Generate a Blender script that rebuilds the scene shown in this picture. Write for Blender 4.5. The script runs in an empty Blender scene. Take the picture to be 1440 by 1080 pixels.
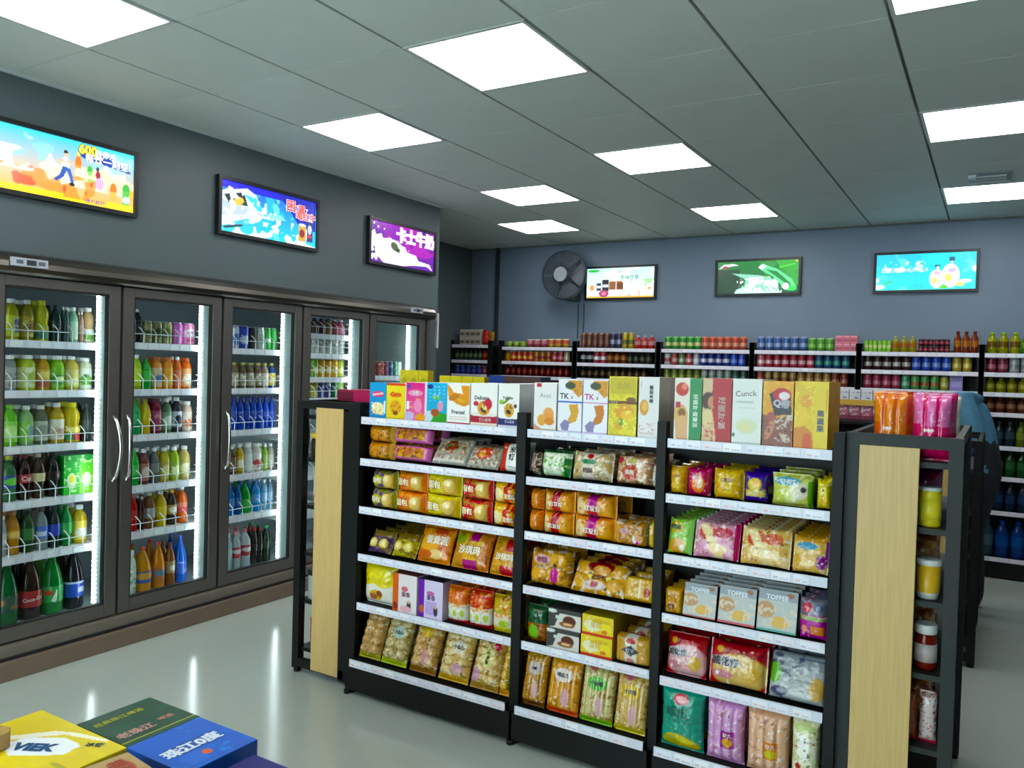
import bpy, bmesh, math, random
import numpy as np
from mathutils import Vector, Matrix

random.seed(7)
SC = bpy.context.scene
COL = SC.collection
PI = math.pi

# ------------------------------------------------------------------ camera
YAW, PITCH, ROLL = 0.5430, -0.02046, 0.02899
CAM = Vector((0.0, 0.0, 1.516))
_f = Vector((-math.sin(YAW) * math.cos(PITCH), math.cos(YAW) * math.cos(PITCH), math.sin(PITCH)))
_r = Vector((math.cos(YAW), math.sin(YAW), 0.0))
_u = _r.cross(_f)
_r2 = _r * math.cos(ROLL) + _u * math.sin(ROLL)
_u2 = _u * math.cos(ROLL) - _r * math.sin(ROLL)
cam_data = bpy.data.cameras.new('camera')
cam_data.sensor_width = 36.0
cam_data.lens = 1127.37 / 1440 * 36
cam_data.clip_start = 0.02
cam = bpy.data.objects.new('camera', cam_data)
cam.matrix_world = Matrix(((_r2.x, _u2.x, -_f.x, CAM.x), (_r2.y, _u2.y, -_f.y, CAM.y), (_r2.z, _u2.z, -_f.z, CAM.z), (0, 0, 0, 1)))
COL.objects.link(cam)
SC.camera = cam

# ------------------------------------------------------------------ world (daylight beyond the shop front behind the camera)
world = bpy.data.worlds.new('daylight')
SC.world = world
world.use_nodes = True
world.node_tree.nodes['Background'].inputs['Color'].default_value = (0.80, 0.93, 1.0, 1)
world.node_tree.nodes['Background'].inputs['Strength'].default_value = 4.6

# light levels
E_PANEL = 6.0        # ceiling panels
E_LED = 9.0          # cooler strips
E_SCREEN = 0.9      # light boxes

SC.view_settings.view_transform = 'Standard'
SC.view_settings.look = 'None'
SC.view_settings.gamma = 1.0
SC.view_settings.use_curve_mapping = False
SC.view_settings.exposure = 0.8
SC.cycles.use_denoising = True
SC.cycles.max_bounces = 6
SC.cycles.transparent_max_bounces = 12

# ------------------------------------------------------------------ helpers
def lin(c):
    if isinstance(c, str):
        c = c.lstrip('#')
        v = [int(c[i:i + 2], 16) / 255 for i in (0, 2, 4)]
        return tuple((x / 12.92 if x <= 0.04045 else ((x + 0.055) / 1.055) ** 2.4) for x in v)
    return tuple(c[:3])

MATS = {}
def mat(name, base='#808080', rough=0.5, metal=0.0, spec=0.5, attr=False, var=0.06, vscale=8.0, bump=0.0, bscale=60.0,
        emit=0.0, coat=0.0, trans=0.0, stretch=None, sat=1.0):
    m = bpy.data.materials.new(name)
    m.use_nodes = True
    nt = m.node_tree
    b = nt.nodes['Principled BSDF']
    b.inputs['Roughness'].default_value = rough
    b.inputs['Metallic'].default_value = metal
    b.inputs['Specular IOR Level'].default_value = spec
    b.inputs['Coat Weight'].default_value = coat
    b.inputs['Coat Roughness'].default_value = 0.08
    tc = nt.nodes.new('ShaderNodeTexCoord')
    mp = nt.nodes.new('ShaderNodeMapping')
    if stretch: mp.inputs['Scale'].default_value = stretch
    nt.links.new(tc.outputs['Object'], mp.inputs['Vector'])
    nz = nt.nodes.new('ShaderNodeTexNoise')
    nz.inputs['Scale'].default_value = vscale
    nz.inputs['Detail'].default_value = 3
    nt.links.new(mp.outputs['Vector'], nz.inputs['Vector'])
    hsv = nt.nodes.new('ShaderNodeHueSaturation')
    hsv.inputs['Saturation'].default_value = sat
    mr = nt.nodes.new('ShaderNodeMapRange')
    mr.inputs['From Min'].default_value = 0.25
    mr.inputs['From Max'].default_value = 0.75
    mr.inputs['To Min'].default_value = 1 - var
    mr.inputs['To Max'].default_value = 1 + var
    nt.links.new(nz.outputs['Fac'], mr.inputs['Value'])
    nt.links.new(mr.outputs['Result'], hsv.inputs['Value'])
    if attr:
        at = nt.nodes.new('ShaderNodeAttribute')
        at.attribute_name = 'Col'
        nt.links.new(at.outputs['Color'], hsv.inputs['Color'])
    else:
        hsv.inputs['Color'].default_value = (*lin(base), 1)
    nt.links.new(hsv.outputs['Color'], b.inputs['Base Color'])
    if bump:
        n2 = nt.nodes.new('ShaderNodeTexNoise')
        n2.inputs['Scale'].default_value = bscale
        n2.inputs['Detail'].default_value = 2
        nt.links.new(tc.outputs['Object'], n2.inputs['Vector'])
        bp = nt.nodes.new('ShaderNodeBump')
        bp.inputs['Strength'].default_value = bump
        bp.inputs['Distance'].default_value = 0.01
        nt.links.new(n2.outputs['Fac'], bp.inputs['Height'])
        nt.links.new(bp.outputs['Normal'], b.inputs['Normal'])
    if emit:
        if attr: nt.links.new(hsv.outputs['Color'], b.inputs['Emission Color'])
        else: b.inputs['Emission Color'].default_value = (*lin(base), 1)
        b.inputs['Emission Strength'].default_value = emit
        if attr:
            b.inputs['Base Color'].default_value = (0.02, 0.02, 0.02, 1)
            for l in list(b.inputs['Base Color'].links): nt.links.remove(l)
    if trans:
        out = nt.nodes['Material Output']
        tl = nt.nodes.new('ShaderNodeBsdfTranslucent')
        nt.links.new(hsv.outputs['Color'], tl.inputs['Color'])
        mx = nt.nodes.new('ShaderNodeMixShader')
        mx.inputs['Fac'].default_value = trans
        nt.links.new(b.outputs['BSDF'], mx.inputs[1])
        nt.links.new(tl.outputs['BSDF'], mx.inputs[2])
        nt.links.new(mx.outputs['Shader'], out.inputs['Surface'])
    MATS[name] = m
    return m

def glass_mat(name, tint=(0.93, 0.98, 0.97), ior=1.35, rough=0.02):
    """thin clear pane: passes light straight through, mirrors a little by Fresnel"""
    m = bpy.data.materials.new(name)
    m.use_nodes = True
    nt = m.node_tree
    nt.nodes.remove(nt.nodes['Principled BSDF'])
    out = nt.nodes['Material Output']
    tr = nt.nodes.new('ShaderNodeBsdfTransparent')
    tr.inputs['Color'].default_value = (*tint, 1)
    gl = nt.nodes.new('ShaderNodeBsdfGlossy')
    gl.inputs['Roughness'].default_value = rough
    fr = nt.nodes.new('ShaderNodeFresnel')
    fr.inputs['IOR'].default_value = ior
    mx = nt.nodes.new('ShaderNodeMixShader')
    ge = nt.nodes.new('ShaderNodeNewGeometry')
    inv = nt.nodes.new('ShaderNodeMath'); inv.operation = 'SUBTRACT'; inv.inputs[0].default_value = 1.0
    nt.links.new(ge.outputs['Backfacing'], inv.inputs[1])
    mul = nt.nodes.new('ShaderNodeMath'); mul.operation = 'MULTIPLY'
    nt.links.new(fr.outputs['Fac'], mul.inputs[0]); nt.links.new(inv.outputs[0], mul.inputs[1])
    nt.links.new(mul.outputs[0], mx.inputs['Fac'])
    nt.links.new(tr.outputs['BSDF'], mx.inputs[1])
    nt.links.new(gl.outputs['BSDF'], mx.inputs[2])
    nt.links.new(mx.outputs['Shader'], out.inputs['Surface'])
    MATS[name] = m
    return m

mat('carton', attr=True, rough=0.42, var=0.02, sat=1.12)
mat('film', attr=True, rough=0.22, var=0.05, sat=1.2, vscale=30, bump=0.35, bscale=45, coat=0.35)
mat('bottle', attr=True, rough=0.12, var=0.03, trans=0.32, sat=1.12)
mat('sleeve', attr=True, rough=0.3, var=0.03, trans=0.15)
mat('plastic', attr=True, rough=0.35, var=0.02)
mat('can', attr=True, rough=0.28, metal=0.25, var=0.02)
mat('lightbox', attr=True, emit=E_SCREEN, rough=0.2, var=0.02)
mat('black_steel', '#0c0f0e', rough=0.55, spec=0.3, var=0.1, vscale=20)
mat('grey_steel', '#262c2a', rough=0.55, spec=0.35, var=0.06, vscale=20)
mat('white_rail', attr=True, rough=0.35, var=0.02)
mat('white_paint', '#d8dadc', rough=0.4, var=0.03)
mat('wire_white', '#d5dde0', rough=0.3, var=0.02)
mat('chrome', '#d0d0cc', rough=0.18, metal=1.0, var=0.02)
mat('cooler_steel', '#6a6661', rough=0.33, metal=0.6, var=0.05, vscale=6, stretch=(1, 1, 30))
mat('header_steel', '#5c5852', rough=0.28, metal=0.85, var=0.05, vscale=6, stretch=(1, 1, 40))
mat('kick_taupe', '#6c6459', rough=0.4, var=0.05)
mat('kick_brown', '#715f50', rough=0.4, var=0.06)
mat('gasket', '#151718', rough=0.6)
mat('cooler_inner', '#8fa0a6', rough=0.5, var=0.04)
mat('mullion_white', '#8fa09e', rough=0.35)
mat('wood', '#d0ae6c', rough=0.45, var=0.10, vscale=9, stretch=(14, 14, 0.7))
mat('wall_dark', '#525f62', rough=0.45, var=0.04, vscale=2)
mat('wall_blue', '#76879a', rough=0.5, var=0.04, vscale=2)
mat('ceiling_panel', '#d0d6d0', rough=0.6, var=0.03, vscale=3)
mat('ceiling_void', '#6c7572', rough=0.8)
mat('floor_tile', '#a8b0a6', rough=0.15, spec=0.45, var=0.03, vscale=1.5)
mat('lamp', '#ffffff', rough=0.4, emit=E_PANEL, var=0.0)
mat('lamp_frame', '#c8ccca', rough=0.4)
mat('dark_plastic', '#39424a', rough=0.4)
mat('grey_plastic', '#7e878c', rough=0.4)
mat('cable', '#2d353c', rough=0.5)
mat('frame_black', '#0e1011', rough=0.35)
mat('shirt', '#4f86a6', rough=0.8, var=0.12, vscale=25, bump=0.3, bscale=30)
mat('trousers', '#23262b', rough=0.85, var=0.1)
mat('skin', '#b98a6c', rough=0.55)
mat('hair', '#17130f', rough=0.6)
glass_mat('glass')
glass_mat('clear_plastic', tint=(0.9, 0.94, 0.95), ior=1.45, rough=0.06)

def led_mat():
    m = mat('led', '#f4fbff', rough=0.4, emit=E_LED, var=0.0)
    nt = m.node_tree
    b = nt.nodes['Principled BSDF']
    tc = nt.nodes.new('ShaderNodeTexCoord')
    wv = nt.nodes.new('ShaderNodeTexWave')
    wv.wave_type = 'BANDS'; wv.bands_direction = 'Z'
    wv.inputs['Scale'].default_value = 13
    nt.links.new(tc.outputs['Object'], wv.inputs['Vector'])
    mr = nt.nodes.new('ShaderNodeMapRange')
    mr.inputs['To Min'].default_value = E_LED * 0.03
    mr.inputs['To Max'].default_value = E_LED * 2.0
    nt.links.new(wv.outputs['Fac'], mr.inputs['Value'])
    nt.links.new(mr.outputs['Result'], b.inputs['Emission Strength'])
led_mat()

class MB:
    """collects coloured faces; build() links them as ONE mesh object"""
    def __init__(s):
        s.v = []; s.f = []; s.c = []; s.smooth = []
    def face(s, idx, col, smooth=False):
        s.f.append(tuple(idx)); s.c.append(col); s.smooth.append(smooth)
    def quad(s, a, b, c, d, col):
        n = len(s.v); s.v += [a, b, c, d]; s.face((n, n + 1, n + 2, n + 3), lin(col))
        return s
    def box(s, x0, y0, z0, x1, y1, z1, col='#808080', bev=0.0, skip=''):
        c = lin(col); n = len(s.v)
        if bev <= 0:
            s.v += [(x, y, z) for z in (z0, z1) for y in (y0, y1) for x in (x0, x1)]
            F = dict(b=(0, 2, 3, 1), t=(4, 5, 7, 6), f=(0, 1, 5, 4), k=(2, 6, 7, 3), l=(0, 4, 6, 2), r=(1, 3, 7, 5))
            for k, q in F.items():
                if k not in skip: s.face([n + i for i in q], c)
        else:
            bm = bmesh.new()
            bmesh.ops.create_cube(bm, size=1.0)
            for v in bm.verts:
                v.co = Vector(((x0 + x1) / 2 + v.co.x * (x1 - x0), (y0 + y1) / 2 + v.co.y * (y1 - y0), (z0 + z1) / 2 + v.co.z * (z1 - z0)))
            bmesh.ops.bevel(bm, geom=bm.edges[:], offset=bev, segments=2, affect='EDGES', profile=0.6)
            s.bm(bm, c)
        return s
    def bm(s, bm, c, smooth=False):
        n = len(s.v); bm.verts.index_update()
        s.v += [tuple(v.co) for v in bm.verts]
        for f in bm.faces: s.face([n + v.index for v in f.verts], c, smooth)
        bm.free()
    def lathe(s, prof, seg=14, col='#808080', cols=None, cx=0, cy=0, cz=0, cap0=True, cap1=True):
        n = len(s.v); c = lin(col)
        for (r, z) in prof:
            for k in range(seg):
                a = 2 * PI * k / seg
                s.v.append((cx + r * math.cos(a), cy + r * math.sin(a), cz + z))
        for i in range(len(prof) - 1):
            cc = lin(cols[i]) if cols else c
            for k in range(seg):
                k2 = (k + 1) % seg
                s.face((n + i * seg + k, n + i * seg + k2, n + (i + 1) * seg + k2, n + (i + 1) * seg + k), cc, True)
        if cap0: s.face([n + k for k in reversed(range(seg))], lin(cols[0]) if cols else c)
        if cap1: s.face([n + (len(prof) - 1) * seg + k for k in range(seg)], lin(cols[-1]) if cols else c)
        return s
    def tube(s, pts, r, seg=6, col='#808080', closed=False):
        c = lin(col); n = len(s.v); P = [Vector(p) for p in pts]; m = len(P)
        up = None
        for i, p in enumerate(P):
            if closed: t = (P[(i + 1) % m] - P[i - 1])
            else: t = (P[min(i + 1, m - 1)] - P[max(i - 1, 0)])
            t.normalize()
            if up is None: up = Vector((0, 0, 1)) if abs(t.z) < 0.9 else Vector((1, 0, 0))
            a = t.cross(up)
            if a.length < 1e-4: a = t.orthogonal()
            a.normalize(); b = a.cross(t); up = b
            for k in range(seg):
                w = 2 * PI * k / seg
                s.v.append(tuple(p + a * (r * math.cos(w)) + b * (r * math.sin(w))))
        for i in range(m if closed else m - 1):
            j = (i + 1) % m
            for k in range(seg):
                k2 = (k + 1) % seg
                s.face((n + i * seg + k, n + i * seg + k2, n + j * seg + k2, n + j * seg + k), c, True)
        if not closed:
            s.face([n + k for k in range(seg)], c); s.face([n + (m - 1) * seg + k for k in reversed(range(seg))], c)
        return s
    def grid(s, P, C, smooth=True, wrap=False):
        """P (nv+1, nu+1, 3) points, C (nv+1, nu+1, 3) linear colours"""
        nv, nu = P.shape[0] - 1, P.shape[1] - 1
        n = len(s.v)
        s.v += [tuple(p) for p in P.reshape(-1, 3).tolist()]
        Cc = C.reshape(-1, 3)
        for i in range(nv):
            for j in range(nu):
                a = i * (nu + 1) + j
                q = (a, a + 1, a + nu + 2, a + nu + 1)
                s.f.append(tuple(n + x for x in q))
                s.c.append([tuple(Cc[x]) for x in q]); s.smooth.append(smooth)
        return s
    def tris2d(s, tris, fn, col):
        """2-D triangles mapped through fn(u,v)->xyz"""
        c = lin(col)
        for poly in tris:
            n = len(s.v)
            s.v += [fn(u, v) for u, v in poly]
            s.face(range(n, n + len(poly)), c)
        return s
    def mesh(s, name, material):
        me = bpy.data.meshes.new(name)
        me.from_pydata(s.v, [], s.f)
        at = me.color_attributes.new('Col', 'FLOAT_COLOR', 'CORNER')
        buf = []
        for f, c in zip(s.f, s.c):
            if isinstance(c, list):
                for x in c: buf += [x[0], x[1], x[2], 1.0]
            else:
                buf += [c[0], c[1], c[2], 1.0] * len(f)
        at.data.foreach_set('color', np.array(buf, dtype=np.float32))
        me.polygons.foreach_set('use_smooth', np.array(s.smooth, dtype=bool))
        if isinstance(material, str): material = MATS[material]
        me.materials.append(material)
        me.update()
        return me
    def build(s, name, material, parent=None, loc=(0, 0, 0), rot=(0, 0, 0)):
        return obj(name, s.mesh(name, material), parent, loc, rot)

def obj(name, data, parent=None, loc=(0, 0, 0), rot=(0, 0, 0)):
    o = bpy.data.objects.new(name, data)
    COL.objects.link(o)
    o.location = loc; o.rotation_euler = rot
    if parent is not None: o.parent = parent
    return o

def tag(o, label, cat, group=None, kind=None):
    o['label'] = label; o['category'] = cat
    if group: o['group'] = group
    if kind: o['kind'] = kind
    return o

def struct(o, label=None, cat=None):
    o['kind'] = 'structure'
    if label: o['label'] = label
    if cat: o['category'] = cat
    return o

def empty(name, loc=(0, 0, 0), rot=(0, 0, 0)):
    return obj(name, None, None, loc, rot)

def copy_tree(o, parent=None):
    c = o.copy(); COL.objects.link(c); c.parent = parent
    for ch in o.children: copy_tree(ch, c)
    return c

_TXT = {}
def text_tris(body, bold=0.0):
    """glyph outlines as 2-D polygons, centred, height of a CJK glyph about 1"""
    key = (body, bold)
    if key not in _TXT:
        cu = bpy.data.curves.new('glyphs', 'FONT')
        cu.body = body; cu.offset = bold; cu.resolution_u = 2
        cu.align_x = 'CENTER'; cu.align_y = 'CENTER'
        o = bpy.data.objects.new('glyphs', cu); COL.objects.link(o)
        dg = bpy.context.evaluated_depsgraph_get()
        me = o.evaluated_get(dg).to_mesh()
        co = [(v.co.x, v.co.y) for v in me.vertices]
        tr = [[co[i] for i in p.vertices] for p in me.polygons]
        if co:
            cx = (min(c[0] for c in co) + max(c[0] for c in co)) / 2; cy = (min(c[1] for c in co) + max(c[1] for c in co)) / 2
            tr = [[(x - cx, y - cy) for x, y in t] for t in tr]
        bpy.data.objects.remove(o); bpy.data.curves.remove(cu)
        _TXT[key] = tr
    return _TXT[key]

# ------------------------------------------------------------------ flat print and white highlight specks, painted on a grid of colours
def B(c): return ('B', c)
def G(c0, c1): return ('G', c0, c1)
def R(u0, v0, u1, v1, c): return ('R', u0, v0, u1, v1, c)
def E(cu, cv, ru, rv, c, ang=0): return ('E', cu, cv, ru, rv, c, ang)
def N(scale, c, thr=0.55, seed=0, u0=0, v0=0, u1=1, v1=1): return ('N', scale, c, thr, seed, u0, v0, u1, v1)  # near-white at high thresholds on film packs: gloss highlights put into the colour
def D(n, m, c, fill=0.8, u0=0, v0=0, u1=1, v1=1, c2=None): return ('D', n, m, c, fill, u0, v0, u1, v1, c2)
def Y(pts, c): return ('Y', pts, c)
def T(s, cu, cv, size, c, rot=0, vert=False, bold=0.03): return ('T', s, cu, cv, size, c, rot, vert, bold)

def vnoise(x, y, seed):
    xi, yi = np.floor(x).astype(int), np.floor(y).astype(int)
    fx, fy = x - xi, y - yi
    fx, fy = fx * fx * (3 - 2 * fx), fy * fy * (3 - 2 * fy)
    def h(a, b):
        n = (a * 374761393 + b * 668265263 + seed * 1442695041) & 0x7fffffff
        n = ((n ^ (n >> 13)) * 1274126177) & 0x7fffffff
        return ((n ^ (n >> 16)) & 0xffff) / 65535.0
    return (h(xi, yi) * (1 - fx) + h(xi + 1, yi) * fx) * (1 - fy) + (h(xi, yi + 1) * (1 - fx) + h(xi + 1, yi + 1) * fx) * fy

NOISE_K = 1.35
NOISE_SHIFT = 1.0
def paint(ops, U, V, asp=1.0):
    C = np.zeros(U.shape + (3,)); C[:] = lin('#d8d8d8')
    for o in ops:
        k = o[0]
        if k == 'B': C[:] = lin(o[1])
        elif k == 'G':
            a, b = np.array(lin(o[1])), np.array(lin(o[2])); t = V[..., None]; C = a * (1 - t) + b * t
        elif k == 'R':
            m = (U >= o[1]) & (U <= o[3]) & (V >= o[2]) & (V <= o[4]); C[m] = lin(o[5])
        elif k == 'E':
            a = math.radians(o[6]); du, dv = (U - o[1]), (V - o[2]) * asp
            x = du * math.cos(a) + dv * math.sin(a); y = -du * math.sin(a) + dv * math.cos(a)
            q = (x / max(o[3], 1e-6)) ** 2 + (y / max(o[4] * asp, 1e-6)) ** 2
            m = np.clip((1.12 - q) / .24, 0, 1)
            C = C * (1 - m[..., None]) + np.array(lin(o[5])) * m[..., None]
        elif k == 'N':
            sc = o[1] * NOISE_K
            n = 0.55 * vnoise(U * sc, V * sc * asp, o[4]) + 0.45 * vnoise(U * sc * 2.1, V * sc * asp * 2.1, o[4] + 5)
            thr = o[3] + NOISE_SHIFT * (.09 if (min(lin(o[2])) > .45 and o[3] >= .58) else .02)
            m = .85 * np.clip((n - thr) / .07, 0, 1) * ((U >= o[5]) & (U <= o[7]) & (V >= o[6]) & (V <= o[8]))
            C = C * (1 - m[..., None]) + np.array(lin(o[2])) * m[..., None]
        elif k == 'D':
            u = (U - o[5]) / (o[7] - o[5]) * o[1]; v = (V - o[6]) / (o[8] - o[6]) * o[2]
            d = np.hypot((u % 1) - .5, (v % 1) - .5) * 2
            m = (d < o[4]) & (u >= 0) & (u < o[1]) & (v >= 0) & (v < o[2]); C[m] = lin(o[3])
            if o[9]:
                m = m & (d < o[4] * .55); C[m] = lin(o[9])
        elif k == 'Y':
            inside = np.zeros(U.shape, bool); p = o[1]; j = len(p) - 1
            for i in range(len(p)):
                (xi, yi), (xj, yj) = p[i], p[j]
                cnd = ((yi > V) != (yj > V)) & (U < (xj - xi) * (V - yi) / (yj - yi + 1e-9) + xi)
                inside ^= cnd; j = i
            C[inside] = lin(o[2])
    return C

def add_text(mb, ops, w, h, surf, off):
    """lettering as thin glyph faces lying on the surface surf(u,v)->(x,y,z); size is a share of the width"""
    for o in ops:
        if o[0] != 'T': continue
        _, s, cu, cv, size, c, rot, vert, bold = o
        sz = size * w
        items = [(ch, 0.0, -(i - (len(s) - 1) / 2) * 1.05) for i, ch in enumerate(s)] if vert else [(s, 0.0, 0.0)]
        a = math.radians(rot); ca, sa = math.cos(a), math.sin(a)
        cjk = any(ord(ch) > 0x2000 for ch in s)
        k = bold * .7 if cjk and bold > .02 else 0
        offs = [(0, 0)] if not k else [(-k, -k * .6), (k, -k * .6), (-k, k * .6), (k, k * .6)]
        for body, ox, oy in [(b_, x_ + dx, y_ + dy) for b_, x_, y_ in items for dx, dy in offs]:
            tr = text_tris(body, min(bold, .012) if cjk else bold)
            def fn(x, y):
                x, y = (x + ox) * sz, (y + oy) * sz
                return surf(cu + (x * ca - y * sa) / w, cv + (x * sa + y * ca) / h, off)
            mb.tris2d(tr, fn, c)

def screen_grid(mb, x0, x1, z0, z1, y, ops, nu, nv):
    u = np.linspace(0, 1, nu + 1); v = np.linspace(0, 1, nv + 1)
    U, V = np.meshgrid(u, v)
    P = np.stack([x0 + U * (x1 - x0), np.full(U.shape, y), z0 + V * (z1 - z0)], -1)
    mb.grid(P, paint(ops, U, V, (z1 - z0) / (x1 - x0)), smooth=False)

ORD = ['first', 'second', 'third', 'fourth', 'fifth', 'sixth', 'seventh', 'eighth', 'ninth', 'tenth', 'eleventh', 'twelfth', 'thirteenth',
       'fourteenth', 'fifteenth', 'sixteenth', 'seventeenth', 'eighteenth']

def fit(desc, extra, where):
    """keep a label within sixteen words"""
    for parts in ((desc, extra, where), (desc, extra.replace(' front one', ''), where), (' '.join(desc.split()[:6]), extra.replace(' front one', ''), where), (' '.join(desc.split()[:4]), extra, where)):
        s = ', '.join(p for p in parts if p)
        if len(s.split()) <= 16: return s
    return s

# ------------------------------------------------------------------ room shell
H = 2.841
XW, YE, XA, YB = -4.02, 5.42, -5.15, 7.58      # cooler wall, its end, alcove wall, back wall
XR, YF = 3.4, -2.2                               # walls beside and behind the camera
struct(MB().box(XA - .1, YF - .1, -.1, XR + .1, YB + .1, 0).build('floor', 'floor_tile'))
struct(MB().box(XA, YB, 0, XR, YB + .1, H + .05).build('wall_back', 'wall_blue'))
wl = MB().box(XW - .1, YF, 1.992, XW, YE, H + .05).box(XW - .1, 5.218, 0, XW, YE, 1.992).box(XA, YE - .1, 0, XW - .1, YE, H + .05)
wl.box(XW - .1, YF, 0, XW, 1.85, 1.992)
struct(wl.build('wall_left', 'wall_dark'))
struct(MB().box(XA - .1, YE - .1, 0, XA, YB + .1, H + .05).build('wall_alcove', 'wall_dark'))
struct(MB().box(XR, YF, 0, XR + .1, YB + .1, H + .05).build('wall_right', 'wall_blue'))
wf = MB().box(XW, YF - .1, 0, -3.4, YF, H + .05).box(-.2, YF - .1, 0, XR, YF, H + .05)
wf.box(-3.4, YF - .1, 2.45, -.2, YF, H + .05).box(-3.4, YF - .1, 0, -.2, YF, .12)
struct(wf.build('wall_front', 'wall_blue'))
win = MB()
for k in range(3):
    x = -3.4 + k * 1.6
    win.box(x - .03, YF - .08, .12, x + .03, YF - .02, 2.45)
win.box(-3.4, YF - .08, .12, -.2, YF - .02, .17).box(-3.4, YF - .08, 2.40, -.2, YF - .02, 2.45)
wo = struct(win.build('window_1', 'frame_black'))
for k in range(2):
    x = -3.4 + k * 1.6
    MB().box(x + .03, YF - .055, .17, x + 1.57, YF - .045, 2.40).build('pane', 'glass', wo)
bs = struct(MB().box(XA, YB - .012, 0, XR, YB, .08).build('baseboard_back', 'grey_steel'))

# ceiling: recessed void with loose panels, joints left open
ce = struct(MB().box(XA - .1, YF, H + .018, XR + .1, YB + .1, H + .06).build('ceiling', 'ceiling_void'))
XL = [XA, -4.62, XW, -3.415, -2.815, -2.18, -1.58, -.98, -.38, .22, .82, 1.42, 2.02, 2.62, 3.22, XR]
YL = [YF] + [2.03 + .605 * k for k in range(-6, 10)] + [YB]
LIGHTS = [(2, 14)] + [(3, j) for j in (3, 6, 9, 12)] + [(5, j) for j in (2, 5, 8, 11, 14)] + [(8, j) for j in (8, 11, 14)]
_pm = {}
for i in range(len(XL) - 1):
    for j in range(len(YL) - 1):
        x0, x1, y0, y1 = XL[i], XL[i + 1], YL[j], YL[j + 1]
        if y1 - y0 < .05 or (i, j) in LIGHTS: continue
        if x1 <= XW + .01 and y0 < YE: 
            y0 = max(y0, YE)
            if y1 - y0 < .05: continue
        key = (round(x1 - x0, 3), round(y1 - y0, 3))
        if key not in _pm:
            w, d = key
            _pm[key] = MB().box(.007, .003, 0, w - .007, d - .003, .016).mesh('ceiling_panel', 'ceiling_panel')
        obj('ceiling_panel', _pm[key], ce, (x0, y0, H))
# edge trim where the ceiling meets the walls
struct(MB().box(XW, YF, H - .014, XW + .02, YE, H + .002).build('trim_1', 'lamp_frame'))
struct(MB().box(XA, YB - .02, H - .014, XR, YB, H + .002).build('trim_2', 'ceiling_void'))

def ceiling_light(i, j, label):
    x, y = XL[i], YL[j]
    w, d = XL[i + 1] - XL[i], YL[j + 1] - YL[j]
    t = empty('ceiling_light', (x, y, H))
    m = .022
    fr = MB().box(.006, .003, -.004, m, d - .003, .014).box(w - m, .003, -.004, w - .006, d - .003, .014)
    fr.box(m, .003, -.004, w - m, m, .014).box(m, d - m, -.004, w - m, d - .003, .014)
    fr.build('frame', 'lamp_frame', t)
    MB().box(m, m, -.002, w - m, d - m, .010).build('diffuser', 'lamp', t)
    tag(t, label, 'light', 'square ceiling light panels')
_ln = {(3, 6): 'large bright square light panel cut by the left picture edge', (5, 8): 'largest whole square light panel, above the near snack rack',
       (3, 9): 'square ceiling light panel above the second wall light box', (5, 11): 'square light panel in middle row, second from camera',
       (3, 12): 'small ceiling light panel before the alcove, above purple light box', (2, 14): 'smallest ceiling light panel, deepest in the alcove corner',
       (5, 14): 'small ceiling light panel above the dark green light box', (8, 8): 'ceiling light panel just touching the top right picture edge',
       (8, 11): 'long looking light panel cut by the right picture edge', (8, 14): 'light panel beside the ceiling vent at right edge'}
for (i, j) in LIGHTS:
    ceiling_light(i, j, _ln.get((i, j), 'square ceiling light panel outside the view, %s column %s row' % (ORD[i - 1], ORD[j])))

# ceiling vent
t = empty('ceiling_vent', (-.20, 5.90, H))
MB().box(0, 0, -.012, .24, .24, 0).box(.02, .02, -.016, .22, .035, -.01).build('frame', 'grey_plastic', t)
for k in range(5):
    MB().box(.03, .045 + k * .036, -.024, .21, .058 + k * .036, -.012).build('slat', 'lamp_frame' if k % 2 == 0 else 'grey_plastic', t)
MB().box(.0, .0, -.03, .045, .06, -.012).build('sensor', 'white_paint', t)
tag(t, 'small square grey ceiling vent with slats near a light panel', 'vent')

# ------------------------------------------------------------------ light boxes
def light_box(name, loc, rz, w, h, ops, label):
    t = empty(name, loc, (0, 0, rz))
    b = .022
    fr = MB().box(0, -.035, 0, w, 0, b).box(0, -.035, h - b, w, 0, h).box(0, -.035, b, b, 0, h - b).box(w - b, -.035, b, w, 0, h - b)
    fr.box(b, -.012, b, w - b, 0, h - b)
    fr.build('frame', 'frame_black', t)
    global NOISE_SHIFT, NOISE_K
    NOISE_SHIFT, NOISE_K = 0.0, 2.3
    sm = MB()
    screen_grid(sm, b, w - b, b, h - b, -.022, ops, 190, 82)
    NOISE_SHIFT, NOISE_K = 1.0, 1.35
    W, HH = w - 2 * b, h - 2 * b
    add_text(sm, ops, W, HH, lambda u, v, o: (b + u * W, -.022 - o, b + v * HH), .001)
    sm.build('screen', 'lightbox', t)
    tag(t, label, 'sign', 'backlit advertising boxes')
    return t

def outline(s, cu, cv, size, c, co, bold=.05, rot=0):
    return [T(s, cu, cv, size, co, rot, False, bold + .05), ('T2', s, cu, cv, size, c, rot, bold)]

_old_add_text = add_text
def add_text(mb, ops, w, h, surf, off):
    _old_add_text(mb, ops, w, h, surf, off)
    up = [T(o[1], o[2], o[3], o[4], o[5], o[6], False, o[7]) for o in ops if o[0] == 'T2']
    if up: _old_add_text(mb, up, w, h, surf, off * 2)

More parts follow.
